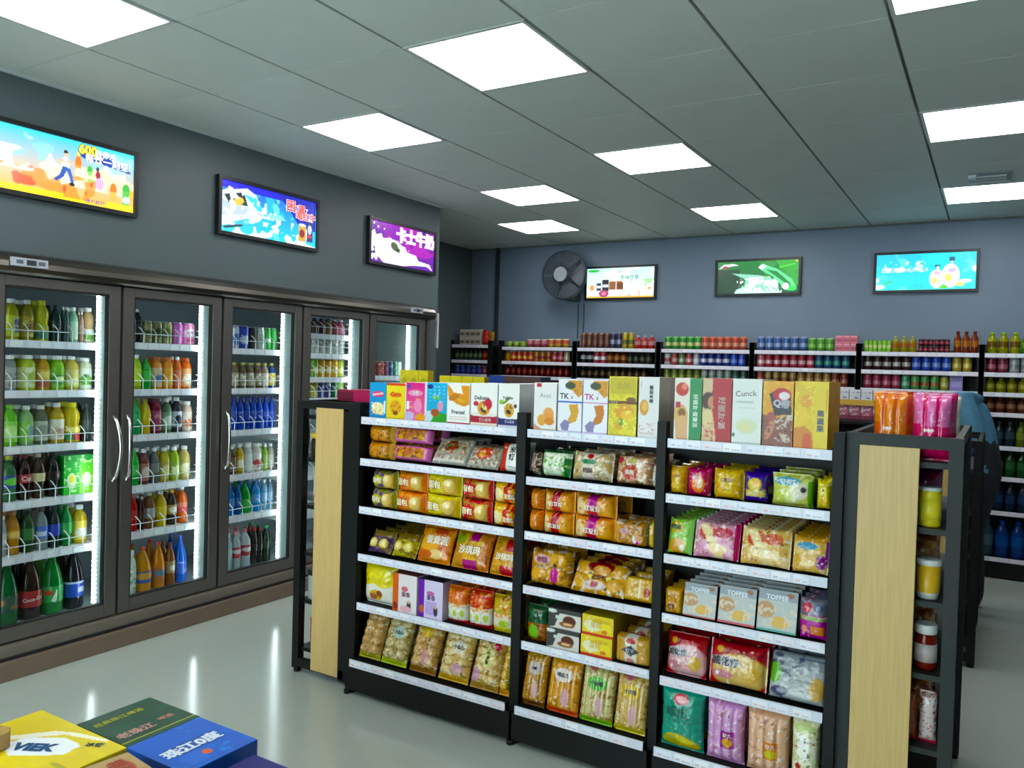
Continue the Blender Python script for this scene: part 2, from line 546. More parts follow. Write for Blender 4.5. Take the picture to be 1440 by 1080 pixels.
ad1 = [G('#ffb020', '#27c4ec'), N(3, '#fff3c8', .5, 1, 0, .25, 1, .9), N(4, '#8fe6f6', .6, 4, 0, .55, 1, 1), R(0, .95, 1, 1, '#3fd0f0'),
       N(3, '#ffd9d0', .55, 8, 0, .35, .6, .7), N(5, '#ff8c1a', .55, 2, 0, .05, .75, .42), N(6, '#d8401c', .62, 3, 0, .1, .7, .45), N(5, '#fff6e6', .62, 9, 0, .12, .55, .4),
       N(5, '#ffe9b0', .5, 11, .62, .3, 1, .6), R(0, 0, 1, .06, '#ffd400'), R(0, 0, .5, .10, '#ffe000'), R(.8, 0, 1, .12, '#ffcf20'),
       E(.515, .78, .014, .034, '#2a2320'), E(.515, .73, .013, .035, '#e7b796'), E(.515, .60, .028, .10, '#dfeef2'), Y([(.495, .54), (.53, .54), (.505, .38), (.455, .28), (.44, .32), (.478, .41)], '#2a52a8'), Y([(.515, .54), (.545, .53), (.565, .40), (.575, .27), (.555, .26), (.538, .40)], '#2f62b8'), Y([(.50, .68), (.47, .62), (.45, .66), (.455, .63), (.475, .585), (.51, .62)], '#e7b796'), Y([(.53, .68), (.56, .63), (.58, .66), (.575, .62), (.555, .59), (.52, .63)], '#e7b796'), E(.56, .28, .02, .03, '#1d1d25'),
       E(.60, .66, .022, .12, '#f07818'), R(.585, .42, .62, .62, '#ff9a28'), E(.602, .5, .024, .07, '#ffe6c0'), R(.592, .76, .61, .82, '#ffdc3a'),
       E(.68, .57, .02, .08, '#3fb03a'), R(.665, .38, .695, .56, '#7fd060'), E(.68, .46, .018, .04, '#d7f0a0'),
       E(.735, .62, .012, .04, '#503040'), E(.738, .52, .018, .07, '#a02c40'), E(.75, .38, .03, .10, '#d8a8d8'),
       E(.85, .34, .025, .11, '#f07a1c'), R(.83, .14, .87, .3, '#ffb04a'), E(.945, .36, .03, .12, '#3fae3c'), R(.92, .12, .968, .36, '#59b848'), E(.945, .2, .026, .06, '#bfe0f0'), E(.985, .3, .015, .1, '#ffb23a'),
       Y([(.60, .86), (.80, .90), (.88, .80), (.97, .70), (.98, .66), (.62, .76)], '#1e3f9a'),
       *outline('600', .665, .90, .085, '#ffe94a', '#6a4a10', .05), *outline('佳得乐', .79, .88, .05, '#ffffff', '#1c3f9c', .03),
       *outline('畅饮一刻爽!', .81, .77, .062, '#ffffff', '#1c3f9c', .03), T('动力前行', .72, .06, .035, '#22439c', 0, False, .01)]
ad2 = [G('#17c6ea', '#2a4fd8'), N(3, '#24b6f0', .5, 4), N(4, '#5cd8f6', .62, 6), R(.0, .86, 1, 1, '#2424c8'), Y([(.55, 1), (1, 1), (1, .35), (.8, .42), (.7, .7)], '#1e28a8'),
       N(5, '#ffffff', .42, 7, 0, 0, 1, .20), N(6, '#dff6ff', .55, 9, 0, .15, .8, .34), N(5, '#ffffff', .5, 12, .72, .2, 1, .45),
       Y([(0, .74), (.26, .92), (.34, .84), (.42, .48), (.52, .40), (.36, .42), (0, .12)], '#c3dbee'), Y([(.0, .30), (.26, .42), (.44, .46), (.3, .52), (.0, .62)], '#a8bcd0'),
       Y([(.03, .72), (.22, .84), (.26, .58), (.08, .56)], '#20242e'), E(.17, .64, .05, .08, '#e0b838', 20), Y([(.0, .78), (.25, .93), (.28, .9), (.0, .72)], '#f2f6fa'),
       Y([(.22, .8), (.34, .78), (.44, .52), (.36, .54)], '#33c4e6'), Y([(.02, .1), (.2, .2), (.22, .17), (.04, .06)], '#14202e'), N(8, '#f4fbff', .62, 15, .0, .25, .6, .9),
       Y([(.45, .5), (.6, .55), (.66, .46), (.5, .43)], '#7fe6f6'), E(.55, .66, .03, .12, '#5fdcf4', 30),
       R(.80, .10, .885, .45, '#c89a3c'), E(.842, .45, .042, .03, '#d9d9d9'), E(.842, .27, .03, .09, '#8a2430'), R(.79, .0, .0, .0, '#000000'),
       R(.895, .12, .965, .58, '#26356e'), E(.93, .58, .035, .03, '#c8ccd8'), E(.93, .38, .024, .10, '#b8c2dc'), R(.91, .2, .95, .26, '#d03030'),
       *outline('困', .71, .80, .10, '#ff5a5a', '#ffffff', .05), *outline('了', .775, .775, .06, '#f6f6ff', '#b02840', .02), *outline('累', .83, .765, .085, '#ff5a5a', '#ffffff', .05),
       *outline('了', .885, .755, .05, '#f6f6ff', '#b02840', .02), *outline('喝红牛', .88, .64, .075, '#ff6a6a', '#ffffff', .05)]
ad3 = [G('#5a1a96', '#8a1fa8'), N(2, '#a51ca8', .5, 3), N(3, '#4a1888', .62, 8), E(.35, .35, .0, .0, '#ffffff'), N(7, '#ffffff', .42, 5, 0, .05, .42, .62),
       Y([(0, .70), (.06, .78), (.08, .66), (.16, .72), (.18, .6), (.3, .66), (.34, .55), (.52, .5), (.56, .38), (.70, .34), (.74, .22), (.93, .18), (.98, .03), (.88, .12), (.66, .08), (.5, .02), (.2, .02), (.08, .2), (.12, .34), (0, .4)], '#fbf6ff'),
       N(5, '#d9c6ec', .62, 6, .05, .08, .6, .6), E(.40, .42, .15, .17, '#dfe9e0', -20), E(.36, .46, .06, .10, '#4c5a44', -20), E(.42, .38, .04, .05, '#2f4030'), E(.49, .36, .05, .15, '#f2f6f2', -15),
       E(.05, .93, .01, .025, '#ffffff'), E(.11, .86, .014, .03, '#e8c8f4'), E(.2, .84, .008, .02, '#ffffff'), E(.27, .70, .01, .03, '#e03060'),
       T('卡士牛奶', .69, .78, .155, '#f6c8ff', 0, False, .10), ('T2', '卡士牛奶', .69, .78, .15, '#ffffff', 0, .07)]
ad4 = [G('#dff4d0', '#b4f4e4'), N(3, '#f6fff0', .5, 3), N(4, '#7fd068', .62, 5, .5, 0, 1, .6), N(5, '#e8efc0', .55, 9, 0, 0, .5, .5), R(0, 0, 1, .05, '#caa038'), E(.1, .92, .09, .05, '#2fae4a'),
       E(.08, .35, .035, .10, '#e8945a'), R(.15, .25, .22, .50, '#3c3c58'), R(.235, .22, .335, .62, '#2e3038'), R(.34, .28, .44, .56, '#8a5a38'), R(.45, .28, .55, .52, '#6a4030'), E(.49, .54, .05, .03, '#b07040'),
       R(.155, .33, .215, .42, '#d8d8e4'), R(.24, .36, .33, .46, '#c8c8d0'), E(.26, .15, .075, .12, '#a8406a'), E(.26, .15, .035, .06, '#d880a0'), R(.36, .1, .56, .26, '#f6f2ee'), N(6, '#f2a8a0', .5, 4, .5, .03, .8, .25), E(.93, .3, .03, .05, '#d2a060'),
       T('醇香咖啡饮品', .62, .86, .045, '#7a5a8a', 0, False, .0), T('多味尽享', .64, .68, .07, '#3e6a7a', 0, False, .01)]
ad5 = [G('#12532e', '#1c7436'), R(0, 0, .28, .75, '#123a26'), N(3, '#0f3d24', .52, 2, 0, 0, .5, .8), Y([(.72, 1), (1, 1), (1, .2), (.9, .3)], '#2a9a2c'), N(4, '#2f8a3a', .6, 8, .5, .3, 1, 1),
       Y([(.01, .78), (.08, .92), (.2, .93), (.27, .88), (.1, .84)], '#e4e9e6'), E(.1, .82, .04, .05, '#8a3a4a'),
       Y([(.18, .64), (.34, .60), (.52, .56), (.66, .48), (.76, .3), (.78, .02), (.22, .0), (.24, .12), (.34, .22), (.36, .44)], '#7fc4a8'),
       N(7, '#d2f6e8', .5, 4, .3, .05, .75, .5), N(9, '#ffffff', .6, 6, .25, .0, .8, .4), R(.3, 0, .78, .06, '#bff4e0'), Y([(.22, .0), (.27, .16), (.31, .12), (.29, 0)], '#b8f0da'),
       Y([(.51, .80), (.58, .88), (.74, .74), (.92, .42), (.98, .16), (.9, .06), (.84, .1), (.7, .5), (.58, .66)], '#5ccf8a'), Y([(.51, .80), (.56, .9), (.62, .84), (.56, .7)], '#c8fff0'),
       Y([(.6, .74), (.74, .66), (.9, .3), (.92, .14), (.78, .42)], '#1f7a3c'), E(.93, .13, .05, .07, '#23d24a'), E(.85, .2, .04, .1, '#d6fff0', 40), Y([(.76, .80), (.96, .90), (.96, .86), (.77, .75)], '#3fc630'), E(.97, .96, .015, .03, '#e0a030')]
ad6 = [G('#20d0ea', '#2ab4da'), N(2, '#1fe2f2', .48, 3), N(3, '#5fd4e6', .62, 7), N(4, '#17c0d8', .64, 12), R(0, 0, 1, .02, '#52e0d8'),
       E(.03, .10, .06, .07, '#f4fbff'), E(.12, .22, .05, .03, '#3fb86a', 25), E(.0, .28, .03, .07, '#eafcff'), N(7, '#c8f6fa', .62, 5, 0, .5, .5, .8),
       E(.62, .30, .072, .25, '#eef3fa'), E(.755, .37, .088, .32, '#f4f6fc'), R(.6, .62, .65, .68, '#20506e'), R(.742, .76, .79, .83, '#20506e'), E(.765, .86, .035, .03, '#2a6080'), R(.62, .55, .64, .64, '#dfe8f2'), R(.755, .66, .775, .78, '#dfe8f2'),
       E(.60, .24, .03, .09, '#d6e070'), E(.735, .32, .035, .10, '#cfd860'), E(.62, .45, .035, .05, '#c8a8c8'), E(.77, .52, .04, .06, '#b8a8d0'), E(.85, .14, .045, .06, '#e8f070'), E(.69, .07, .04, .05, '#58d02a'), E(.9, .22, .06, .05, '#f6fcff'), E(.985, .55, .025, .08, '#e8f6ff'),
       T('自然清新', .17, .56, .06, '#d8c8e4', 0, False, .01), T('健康洁净生活', .40, .56, .045, '#e0cfe6', 0, False, .0)]
light_box('wall_light_box', (XW, 1.857, 2.262), PI / 2, .80, .35, ad1, 'orange and sky blue drink advert light box at left edge')
light_box('wall_light_box', (XW, 3.178, 2.264), PI / 2, .825, .352, ad2, 'blue water splash light box with red and white lettering')
light_box('wall_light_box', (XW, 4.515, 2.256), PI / 2, .825, .352, ad3, 'purple light box with white milk splash above last cooler door')
light_box('wall_light_box', (-3.706, YB, 2.237), 0, .785, .348, ad4, 'pale green light box with canned drinks beside the wall fan')
light_box('wall_light_box', (-2.33, YB, 2.25), 0, .788, .345, ad5, 'dark green light box with tilted clear bottle, middle of back wall')
light_box('wall_light_box', (-.94, YB, 2.248), 0, .79, .348, ad6, 'turquoise light box with two white pump bottles on back wall')

# ------------------------------------------------------------------ glass door cooler
CX = -3.92
DB = [1.885, 2.535, 3.172, 3.812, 4.468, 5.135]          # door boundaries along the wall
ck = empty('glass_door_cooler', (0, 0, 0))
tag(ck, 'long dark steel drinks cooler with five glass doors along wall', 'cooler')
y0c, y1c = 1.86, 5.215
MB().box(-4.72, y0c, .16, -4.68, y1c, 1.99).build('back_panel', 'cooler_inner', ck)
MB().box(-4.70, y0c, .12, -3.96, y1c, .165).build('floor_panel', 'cooler_inner', ck)
MB().box(-4.70, y0c, 1.875, -3.96, y1c, 1.97).build('roof_panel', 'cooler_inner', ck)
MB().box(-4.70, y0c, .12, -3.955, y0c + .025, 1.98).build('side_panel', 'cooler_inner', ck)
MB().box(-4.70, y1c - .045, .12, -3.93, y1c, 1.98).build('side_panel', 'cooler_steel', ck)
MB().box(-4.69, y1c - .05, .165, -3.96, y1c - .045, 1.875).build('side_liner', 'mullion_white', ck)
# rounded header with its controllers
hp = [(-3.955, 1.882), (-3.90, 1.884), (-3.885, 1.895), (-3.878, 1.915), (-3.882, 1.94), (-3.897, 1.962), (-3.925, 1.98), (-3.965, 1.991), (-4.02, 1.992)]
hb = MB()
for a, b in zip(hp[:-1], hp[1:]):
    hb.quad((a[0], y0c, a[1]), (a[0], y1c, a[1]), (b[0], y1c, b[1]), (b[0], y0c, b[1]), '#808080')
for yy in (y0c, y1c):
    n = len(hb.v); hb.v += [(p[0], yy, p[1]) for p in hp] + [(-4.02, yy, 1.882)]; hb.face(range(n, n + len(hp) + 1), lin('#808080'))
hd = hb.build('header', 'header_steel', ck)
for yy, ww in ((1.955, .165), (4.885, .14)):
    MB().box(-3.885, yy, 1.918, -3.866, yy + ww, 1.958, '#a9adb6', .002).box(-3.866, yy + ww * .4, 1.926, -3.864, yy + ww * .66, 1.950, '#30343c') \
        .box(-3.866, yy + .02, 1.93, -3.8645, yy + .05, 1.947, '#5c616c').box(-3.866, yy + ww - .045, 1.93, -3.8645, yy + ww - .015, 1.947, '#5c616c').build('controller', 'plastic', hd)
# plinth in two steps
MB().box(-4.60, y0c, .098, -3.89, y1c, .15, bev=.004).build('lower_rail', 'kick_taupe', ck)
MB().box(-4.60, y0c, .085, -3.88, y1c, .098).build('dark_strip', 'gasket', ck)  # solid dark strip between lower rail and plinth
MB().box(-4.60, y0c, 0, -3.85, y1c, .086, bev=.003).build('plinth', 'kick_brown', ck)
dm = {}
for d in range(5):
    a, b = DB[d] + .008, DB[d + 1] - .008
    z0, z1, s = .158, 1.878, .062
    dr = MB()
    for q in ((a, z0, a + s, z1), (b - s, z0, b, z1), (a + s, z0, b - s, z0 + .068), (a + s, z1 - .048, b - s, z1)):
        dr.box(CX - .035, q[0], q[1], CX, q[2], q[3], bev=.004)
    do = dr.build('door', 'cooler_steel', ck)
    MB().box(CX - .022, a + s, z0 + .068, CX - .016, b - s, z1 - .048).build('glass', 'glass', do)
    g = MB()
    for q in ((a + s, z0 + .068, a + s + .008, z1 - .048), (b - s - .008, z0 + .068, b - s, z1 - .048), (a + s, z0 + .068, b - s, z0 + .076), (a + s, z1 - .056, b - s, z1 - .048)):
        g.box(CX - .03, q[0], q[1], CX - .006, q[2], q[3])
    g.build('gasket', 'gasket' if d != 9 else 'gasket', do)
    yh = b - .03 if d in (0,) else a + .03
    pts = []
    for k in range(13):
        t = k / 12
        pts.append((CX + .004 + .045 * math.sin(PI * t) ** .6, yh + (.012 if d == 0 else -.012) * math.sin(PI * t), .865 + .34 * t))
    MB().tube(pts, .0085, 8).build('handle', 'chrome', do)
SHELF_Z = [[1.578, 1.33, 1.055, .781, .513], [1.592, 1.331, 1.075, .787, .527], [1.584, 1.332, 1.066, .782, .518], [1.712, 1.574, 1.406, 1.258, .99, .72, .45], [1.42, 1.12, .82, .5]]
for d in range(6):
    y = DB[d]
    if d not in (0, 5):
        MB().box(-4.085, y - .035, .165, -3.957, y + .035, 1.875).build('mullion', 'mullion_white', ck)
    if d == 5: MB().box(-4.085, y - .03, .165, -3.957, y + .03, 1.875).build('mullion', 'mullion_white', ck)
    for s in (-1, 1):
        if (d == 0 and s < 0) or (d == 5 and s > 0): continue
        e = .035 if d else -.002
        MB().box(-4.080, y + s * e - .008 * (s < 0), .20, -4.066, y + s * e + .008 * (s > 0), 1.84).build('led_strip', 'led', ck)
def rail_mesh(w, hgt, tickets, name='price_rail', seed=1):
    """sloping white price rail running along local x, facing -y"""
    rn = random.Random(seed); m = MB()
    m.box(0, 0, -hgt, w, .006, .004, '#d9dbe6')
    x = .01
    while x < w - .05:
        tw = rn.uniform(.045, .065)
        m.box(x, -.0015, -hgt + .004, x + tw, 0, 0, rn.choice(['#eceaf2', '#e4e2ee', '#f2f0f4', '#e9dfe8', '#e6e8f4']))
        if tickets:
            m.box(x + .004, -.002, -hgt + .008, x + .02, -.0015, -hgt + .015, rn.choice(['#e4b8c2', '#ccc0d8', '#e8c8c4', '#c4c2d2']))
            m.box(x + .026, -.002, -hgt + .007, x + tw - .006, -.0015, -hgt + .012, rn.choice(['#d0cedc', '#dccdd6']))
        x += tw + rn.uniform(.004, .02)
    return m
def wire_guard(w):
    m = MB()
    m.tube([(0, -.006, .052), (w, -.006, .052)], .0024, 5)
    n = int(w / .072)
    for k in range(n + 1):
        x = .012 + k * (w - .024) / n
        m.tube([(x, -.004, -.004), (x, -.006, .058), (x - .006, .016, .082), (x - .008, .03, .088)], .0026, 5)
    return m
CSH = {}
for d in range(5):
    a, b = DB[d] + (.002 if d else .03), DB[d + 1] - (.002 if d < 4 else .04)
    for i, z in enumerate(SHELF_Z[d]):
        sh = MB().box(0, 0, -.012, b - a, .48, 0)
        so = sh.build('shelf', 'white_paint', ck, (-4.102, a, z), (0, 0, PI / 2))
        rail_mesh(b - a, .034, False, seed=d * 10 + i).build('price_rail', 'white_rail', so, (0, -.01, 0), (0, 0, 0))
        if d < 4: wire_guard(b - a).build('wire_guard', 'wire_white', so, (0, -.006, 0))
# ------------------------------------------------------------------ snack rack (gondola) and its end units
GZ = [1.268, 1.078, .858, .640, .414, .163]               # shelf tops
GZ3 = [1.272, 1.072, .852, .635, .405, .159]
BAYS = [(-2.478, -1.648), (-1.600, -1.053), (-1.013, -.449)]
YS, YS0 = 2.78, 2.74                                        # rail plane of upper shelves, of the bottom shelf
def gondola(name, yo, label, rails, posts=((-2.522, -2.482), (-1.646, -1.604), (-1.051, -1.017), (-.446, -.412))):
    g = empty(name, ((posts[0][0] + posts[-1][1]) / 2, yo + YS, 0))
    ox, oy = -g.location.x, -g.location.y
    def add(nm, mb, m, par=g):
        o = mb.build(nm, m, par)
        if par is g: o.location = (ox, oy, 0)
        return o
    for (a, b) in posts:
        add('post', MB().box(a, yo + YS - .005, .0, b, yo + YS + .035, 1.336), 'black_steel')
        add('post', MB().box(a, yo + 3.55, .0, b, yo + 3.59, 1.336), 'black_steel')
        add('foot', MB().lathe([(.016, 0), (.016, .018)], 8, cx=(a + b) / 2, cy=yo + YS - .02), 'black_steel')
    for bi, (a, b) in enumerate(BAYS):
        add('back_panel', MB().box(a - .02, yo + 3.165, .10, b + .02, yo + 3.185, 1.25), 'perforated')
        zz = GZ3 if bi == 2 else GZ
        for i, z in enumerate(zz):
            yf = yo + (YS if i < 5 else YS0)
            so = add('shelf', MB().box(a, yf + .008, z - .018, b, yo + (3.165 if i else 3.56), z - .001), 'black_steel')
            if rails:
                r = rail_mesh(b - a - .002, .029, True, seed=bi * 7 + i).build('price_rail', 'white_rail', so, (a + .001, yf, z))
            if i: add('shelf', MB().box(a, yo + 3.185, z - .018, b, yo + 3.56, z - .001), 'black_steel')
        add('kick_plate', MB().box(a - .03, yo + YS0 + .012, .022, b + .03, yo + YS0 + .022, .132), 'black_steel')
        add('kick_plate', MB().box(a - .03, yo + 3.55, .022, b + .03, yo + 3.56, .13), 'black_steel')
    tag(g, label, 'shelf')
    return g
pm = mat('perforated', '#161a1a', rough=0.5, var=0.1)
def perforate(m):
    nt = m.node_tree; b = nt.nodes['Principled BSDF']
    tc = nt.nodes.new('ShaderNodeTexCoord'); vo = nt.nodes.new('ShaderNodeTexVoronoi')
    vo.inputs['Scale'].default_value = 40; vo.inputs['Randomness'].default_value = 0
    nt.links.new(tc.outputs['Object'], vo.inputs['Vector'])
    lt = nt.nodes.new('ShaderNodeMath'); lt.operation = 'LESS_THAN'; lt.inputs[1].default_value = .16
    nt.links.new(vo.outputs['Distance'], lt.inputs[0])
    mx = nt.nodes.new('ShaderNodeMix'); mx.data_type = 'RGBA'
    old = b.inputs['Base Color'].links[0].from_socket
    nt.links.new(lt.outputs[0], mx.inputs['Factor']); nt.links.new(old, mx.inputs['A']); mx.inputs['B'].default_value = (.03, .035, .035, 1)
    nt.links.new(mx.outputs['Result'], b.inputs['Base Color'])
perforate(pm)
gondola('snack_gondola', 0, 'black snack rack with white price rails, three bays, facing camera', True)
gondola('snack_gondola', 2.07, 'black snack rack standing behind the near rack', False)

EZ = [1.258, 1.05, .82, .59, .355, .12]
def end_unit(name, x0, x1, yo, face, label, ztop=1.338, paint_='black_steel'):
    """shelving across the rack's end, open towards face (+1: +x, -1: -x); its side shows a wooden panel"""
    t = empty(name, ((x0 + x1) / 2, yo + 3.25, 0))
    ox, oy = -t.location.x, -t.location.y
    def add(nm, mb, m):
        o = mb.build(nm, m, t); o.location = (ox, oy, 0); return o
    ya, yb = yo + 2.80, yo + 3.70
    p = .040
    for xa in (x0, x1 - p):
        for y in (ya, yb - p):
            add('post', MB().box(xa, y, .02, xa + p, y + p, ztop), paint_)
            add('foot', MB().lathe([(.018, 0), (.018, .02)], 8, cx=xa + p / 2, cy=y + p / 2), 'black_steel')
    for y in (ya, yb - p):
        add('cross_rail', MB().box(x0 + p, y, ztop - .038, x1 - p, y + .03, ztop), paint_)
        add('cross_rail', MB().box(x0 + p, y, .03, x1 - p, y + .03, .07), paint_)
    xi0, xi1 = x0 + .004, x1 - .004
    for xa in (x0 + .005, x1 - .025):
        add('long_rail', MB().box(xa, ya + p, ztop - .038, xa + .02, yb - p, ztop), paint_)
    inner = x0 if face > 0 else x1
    # solid back towards the rack
    bx = x0 + .004 if face > 0 else x1 - .012
    add('back_panel', MB().box(bx, ya + p, .07, bx + .008, yb - p, ztop - .04), 'black_steel')
    if face > 0: add('wood_panel', MB().box(x0 + .042, ya - .004, .07, x0 + .216, ya + .014, ztop - .038, bev=.0015), 'wood')
    else: add('wood_panel', MB().box(x1 - .245, ya - .004, .035, x1 - .072, ya + .014, ztop - .030, bev=.0015), 'wood')
    if face < 0: add('side_strip', MB().box(x1 - .073, ya, .02, x1 - .04, ya + .02, ztop - .03), paint_)
    for z in EZ:
        if z > ztop - .05: continue
        so = add('shelf', MB().box(x0 + .012, ya + .03, z - .02, x1 - .02, yb - .03, z - .002), 'grey_steel' if face > 0 else 'black_steel')
        if face > 0:
            MB().box(x1 - .022, ya + .045, z - .02, x1 - .019, yb - .045, z + .045).build('clear_lip', 'clear_plastic', so)
    tag(t, label, 'shelf')
    return t
end_unit('end_shelf_unit', -.412, -.076, 0, 1, 'grey framed end shelf with broad pale wood side panel', paint_='grey_steel')
end_unit('end_shelf_unit', -2.905, -2.530, 0, -1, 'black end shelf with narrow wood panel beside the coolers', 1.328)
end_unit('end_shelf_unit', -.40, -.046, 2.07, 1, 'dark end shelf behind the grey framed end shelf', 1.20)

# ------------------------------------------------------------------ wall shelving along the back wall
WZ = [1.73, 1.582, 1.43, 1.275, 1.02, .784, .519, .161]
WB = [(-5.13, -4.665), (-4.481, -3.658), (-3.594, -2.776), (-2.712, -1.888), (-1.844, -1.007), (-.963, -.121), (-.083, .742)]
WN = ['alcove', 'first wall', 'second wall', 'third wall', 'fourth wall', 'fifth wall', 'last wall']
YWF = 7.20
for bi, (a, b) in enumerate(WB):
    t = empty('wall_shelf_unit', ((a + b) / 2, YWF + .18, 0))
    ox, oy = -t.location.x, -t.location.y
    def add(nm, mb, m):
        o = mb.build(nm, m, t); o.location = (ox, oy, 0); return o
    xs = [a - .026, b + .026]
    for k, xa in enumerate(xs):
        add('post', MB().box(xa - .024, YWF + .005, 0, xa + .024, YWF + .05, 1.80), 'black_steel')
    add('back_panel', MB().box(a - .02, YWF + .35, .05, b + .02, YWF + .362, 1.76), 'perforated')
    add('kick_plate', MB().box(a, YWF + .01, .01, b, YWF + .02, .13), 'black_steel')
    for i, z in enumerate(WZ):
        if bi == 0 and i == 0: z = 1.748
        so = add('shelf', MB().box(a, YWF + .008, z - .016, b, YWF + .35, z - .001), 'black_steel')
        rail_mesh(b - a, .030, False, seed=40 + bi * 9 + i).build('price_rail', 'white_rail', so, (a, YWF, z))
    tag(t, ['black wall shelf in the alcove corner', 'black wall shelf below the fan, right of the dark pipe', 'black wall shelf below the pale green light box',
            'black wall shelf left of and below the dark green light box', 'black wall shelf between green and turquoise light boxes',
            'black wall shelf below the turquoise light box', 'black wall shelf at the right picture edge'][bi], 'shelf', 'wall shelving')
tag(MB().box(-4.805, YB - .04, 0, -4.775, YB, H).build('conduit_pipe', 'cable'), 'dark vertical pipe on the back wall by the alcove', 'pipe')

# ------------------------------------------------------------------ wall fan
fx, fz, fy = -3.815, 2.475, 7.30
fan = empty('wall_fan', (fx, YB, fz - .28))
def fadd(nm, mb, m, par=fan, loc=(0, -.28, .28)):
    return mb.build(nm, m, par, loc)
FR = .248
gd = MB()
def ring(m, r, y, tr, n=40):
    m.tube([(r * math.cos(2 * PI * k / n), y, r * math.sin(2 * PI * k / n)) for k in range(n)], tr, 5, closed=True)
ring(gd, FR, -.0, .008); ring(gd, FR * .97, -.05, .003); ring(gd, FR * .7, -.075, .002); ring(gd, FR * .45, -.082, .002)
for k in range(84):
    a = 2 * PI * k / 84
    gd.tube([(r * math.cos(a), y, r * math.sin(a)) for r, y in ((.08, -.086), (.17, -.078), (.235, -.055), (FR, 0))], .0016, 4)
    if k % 2 == 0: gd.tube([(r * math.cos(a), y, r * math.sin(a)) for r, y in ((FR, 0), (.22, .055), (.08, .07))], .0016, 4)
fadd('guard', gd, 'dark_plastic')
_b = fadd('badge', MB().lathe([(.03, -.005), (.076, 0), (.078, .008), (.072, .016)], 24), 'grey_plastic')
_b.rotation_euler = (PI / 2, 0, 0); _b.location = (0, -.368, .28)
for k in range(5):
    bl = MB(); n = 6
    P = np.zeros((n + 1, 5, 3)); C = np.zeros((n + 1, 5, 3)); C[:] = lin('#4a555e')
    for i in range(n + 1):
        r = .05 + (.235 - .05) * i / n
        for j in range(5):
            w = (j / 4 - .5) * (.35 + .75 * math.sin(PI * min(1, (i / n) ** .8) * .55))
            P[i, j] = (r * math.cos(w), -.012 + .035 * (j / 4 - .5), r * math.sin(w))
    bl.grid(P, C)
    o = fadd('blade', bl, 'plastic'); o.rotation_euler = (0, 2 * PI * k / 5, 0)
_b = fadd('motor', MB().lathe([(.02, -.06), (.06, -.055), (.075, 0), (.07, .04), (.03, .06)], 20), 'dark_plastic')
_b.rotation_euler = (PI / 2, 0, 0); _b.location = (0, -.22, .28)
fadd('wall_bracket', MB().box(-.05, -.20, .03, .05, 0, .12, bev=.006).box(-.02, -.26, .06, .02, -.18, .27), 'dark_plastic', fan, (0, 0, 0))
tag(fan, 'grey round wire guard fan mounted on the back wall', 'fan')
for dx, zb, lb in ((-.03, 1.84, 'thin dark cord on the wall below the fan, left of two'), (.035, 1.90, 'thin dark cord from fan down to the wall socket')):
    cd = MB().tube([(dx, -.006, 0), (dx + .004, -.006, -.2), (dx, -.006, zb - 2.21)], .005, 5)
    tag(cd.build('power_cord', 'cable', None, (fx + .06, YB, 2.21)), lb, 'cord')
so = MB().box(-.04, -.018, 0, .04, 0, .08, bev=.004).build('wall_socket', 'grey_plastic', None, (fx + .095, YB, 1.82))
for dx in (-.016, .016): MB().box(dx - .006, -.020, .03, dx + .006, -.018, .05).build('outlet', 'dark_plastic', so)
tag(so, 'small grey wall socket below the fan cord', 'socket')
# ------------------------------------------------------------------ snack packs
def carton_mesh(name, w, h, d, ops, side, top=None, res=.0030):
    m = MB(); s = lin(side); tp = lin(top or side)
    nu, nv = max(6, int(w / res)), max(6, int(h / res))
    U, V = np.meshgrid(np.linspace(0, 1, nu + 1), np.linspace(0, 1, nv + 1))
    m.grid(np.stack([(U - .5) * w, np.zeros(U.shape), V * h], -1), paint(ops, U, V, h / w), smooth=False)
    x = w / 2
    for q, c in ((((x, 0, 0), (x, d, 0), (x, d, h), (x, 0, h)), s), (((-x, d, 0), (-x, 0, 0), (-x, 0, h), (-x, d, h)), s),
                 (((x, d, 0), (-x, d, 0), (-x, d, h), (x, d, h)), s), (((-x, 0, h), (x, 0, h), (x, d, h), (-x, d, h)), tp), (((-x, d, 0), (x, d, 0), (x, 0, 0), (-x, 0, 0)), s)):
        n = len(m.v); m.v += list(q); m.face((n, n + 1, n + 2, n + 3), c)
    # tuck flap line on the top
    n = len(m.v); m.v += [(-x * .96, d * .45, h + .0006), (x * .96, d * .45, h + .0006), (x * .96, d * .5, h + .0006), (-x * .96, d * .5, h + .0006)]
    m.face((n, n + 1, n + 2, n + 3), tuple(k * .7 for k in tp))
    add_text(m, ops, w, h, lambda u, v, o: ((u - .5) * w, -o, v * h), .0005)
    return m.mesh(name, 'carton')

